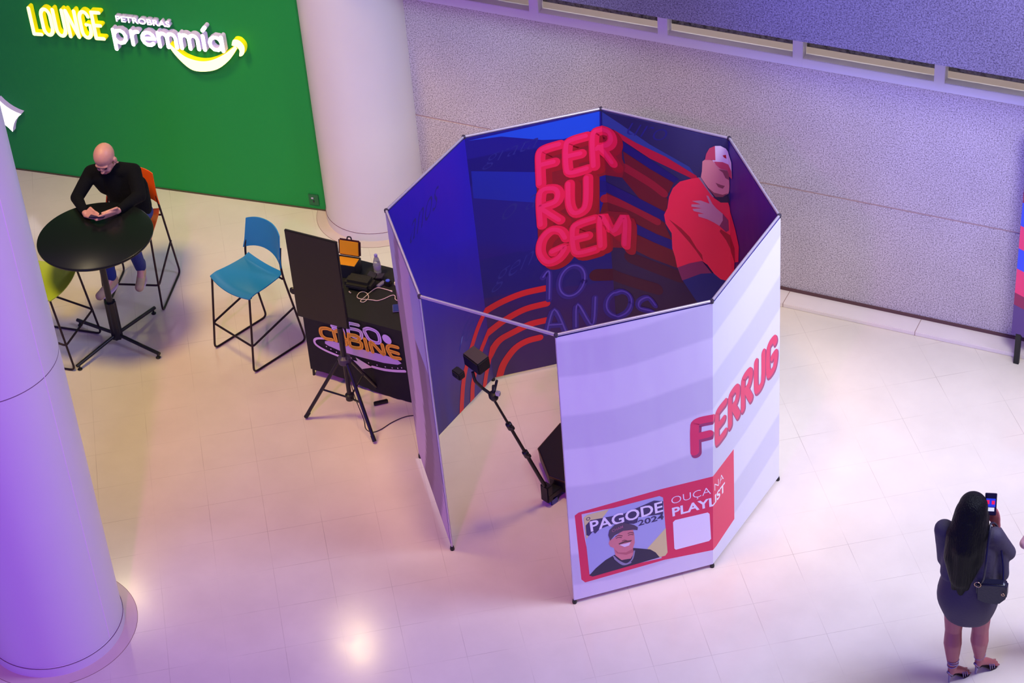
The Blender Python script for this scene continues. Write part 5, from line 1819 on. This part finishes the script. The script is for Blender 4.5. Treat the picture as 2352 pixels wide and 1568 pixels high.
# bag at her right hip
bg_ = thing('handbag', 'black leather handbag hanging at the right hip of the long-haired person', 'handbag', (3.465, -1.185, .955), an - .12)
bm = bmesh.new()
pts = [(-.105, .075), (.085, .115), (.105, .10), (.108, -.01), (.055, -.085), (-.03, -.095), (-.095, -.075)]
f0 = [bm.verts.new((x, -.035, z)) for x, z in pts]
f1 = [bm.verts.new((x, .035, z)) for x, z in pts]
bm.faces.new(f0)
bm.faces.new(f1[::-1])
for k in range(len(pts)):
    bm.faces.new((f0[k], f1[k], f1[(k + 1) % len(pts)], f0[(k + 1) % len(pts)]))
bmesh.ops.recalc_face_normals(bm, faces=list(bm.faces))
bmesh.ops.bevel(bm, geom=list(bm.edges), offset=0.012, segments=3, affect='EDGES')
mesh_ob('bag_body', bm, mat('black_leather', S(22, 20, 44), 0.35, bump=0.2, bscale=80), bg_, smooth=True)
bm = bmesh.new()
tube(bm, smooth_path([(-.075, -.02, .07), (-.05, -.05, .16), (-.045, -.045, .30), (-.055, .06, .45), (-.06, .14, .49), (-.02, .19, .40), (.05, .08, .20), (.07, .02, .10)], 5), .008, 8)
mesh_ob('shoulder_strap', bm, mat('black_leather', S(22, 20, 44), 0.35), bg_, smooth='all')
for (x, z) in ((-.088, .085), (.085, .04)):
    bm = bmesh.new()
    r_ = .022 if x < 0 else .010
    tube(bm, [(x + r_ * math.cos(t), -.048, z + r_ * math.sin(t)) for t in [2 * PI * k / 16 for k in range(16)]], .003, 6, closed=True)
    mesh_ob('ring', bm, mat('gold_ring', S(216, 180, 140), 0.2, 0.9), bg_, smooth='all')
# her phone
scr_v = (-wf_ + Vector((.10, 0, .42))).normalized()      # screen faces back towards her
up_v = (Vector((0, 0, 1)) - scr_v * scr_v.z).normalized()
PW = Matrix((up_v.cross(scr_v), up_v, scr_v)).transposed()
bm = bmesh.new()
box(bm, (0, 0, 0), (.078, .158, .009), PW, bev=0.003)
o = tag(mesh_ob('smartphone', bm, mat('phone_case_violet', S(36, 22, 60), 0.35)), 'phone with a lit screen held up by the long-haired person', 'phone')
o.location = ph_c
lits = [mat('screen_dark', S(10, 8, 30), 0.15, emit=S(10, 6, 60), es=0.5), mat('screen_blue', S(20, 30, 120), 0.15, emit=S(40, 60, 230), es=0.8),
        mat('screen_red', S(160, 20, 60), 0.15, emit=S(230, 30, 90), es=0.9), mat('screen_white', S(200, 200, 220), 0.15, emit=S(210, 210, 235), es=0.8)]
bm = bmesh.new()
box(bm, PW @ Vector((0, 0, .005)), (.070, .148, .001), PW)
for (x, y, w_, h_, k) in ((0, .012, .062, .06, 1), (-.018, .016, .018, .028, 2), (.016, .014, .020, .026, 2), (0, -.035, .050, .026, 3), (.002, .012, .010, .05, 1)):
    box(bm, PW @ Vector((x, y, .0056 + .0003 * k)), (w_, h_, .0006), PW, mi=k)
mesh_ob('screen', bm, lits, o)

# ---- someone just outside the right edge: only the bare elbow comes into the picture
po = Vector((3.90, -.57, 0))
pn = thing('person', 'bare elbow of a person mostly outside the right edge of the picture', 'person', tuple(po))
Q = lambda *a: Vector(a)
sg = [(Q(-.08, 0, .85), .085, Q(-.09, 0, .48), .055), (Q(.08, 0, .85), .085, Q(.09, 0, .48), .055), (Q(-.09, 0, .48), .055, Q(-.09, -.02, .09), .036), (Q(.09, 0, .48), .055, Q(.09, -.02, .09), .036),
      (Q(-.09, -.02, .07), .036, Q(-.10, .13, .035), .030), (Q(.09, -.02, .07), .036, Q(.10, .13, .035), .030),
      (Q(0, 0, .88), .14, Q(0, 0, 1.12), .12), (Q(0, 0, 1.12), .12, Q(0, 0, 1.33), .12), (Q(0, 0, 1.38), .055, Q(0, 0.01, 1.5), .05),
      (Q(-.04, 0, 1.38), .06, Q(-.18, 0, 1.36), .05), (Q(.04, 0, 1.38), .06, Q(.18, 0, 1.36), .05),
      (Q(-.18, 0, 1.36), .052, Q(-.315, -.23, 1.10), .040), (Q(-.315, -.23, 1.10), .042, Q(-.17, .06, .95), .028),
      (Q(.18, 0, 1.36), .048, Q(.24, -.04, 1.08), .040), (Q(.24, -.04, 1.08), .038, Q(.22, .10, .88), .027)]
sg += hand_segs(Q(-.17, .06, .95), Q(-.12, .10, .93), (0, .2, .6), (.3, .1, -.5))
sg += hand_segs(Q(.22, .10, .88), Q(.21, .13, .81), (-.5, .5, 0), (0, .2, -.5))
eM = frame3((1, 0, 0), (0, 1, 0))
blob('body', sg, mat('pale_skin', S(226, 172, 184), 0.45), pn, head_ells(Q(0, .02, 1.58), eM, 1.0), voxel=0.009, smooth=3)
loft('vest_dress', [(Q(0, 0, .60), .19, .14, 0), (Q(0, 0, .85), .185, .145, 0), (Q(0, 0, 1.05), .15, .12, 0), (Q(0, 0, 1.25), .165, .13, 0), (Q(0, 0, 1.38), .13, .09, 0)], mat('cream_cloth', S(222, 214, 220), 0.8), pn, fold=.015)
blob('hair', [(Q(0, -.02, 1.62), .10, Q(0, -.07, 1.45), .08)], hairm, pn, voxel=0.01)
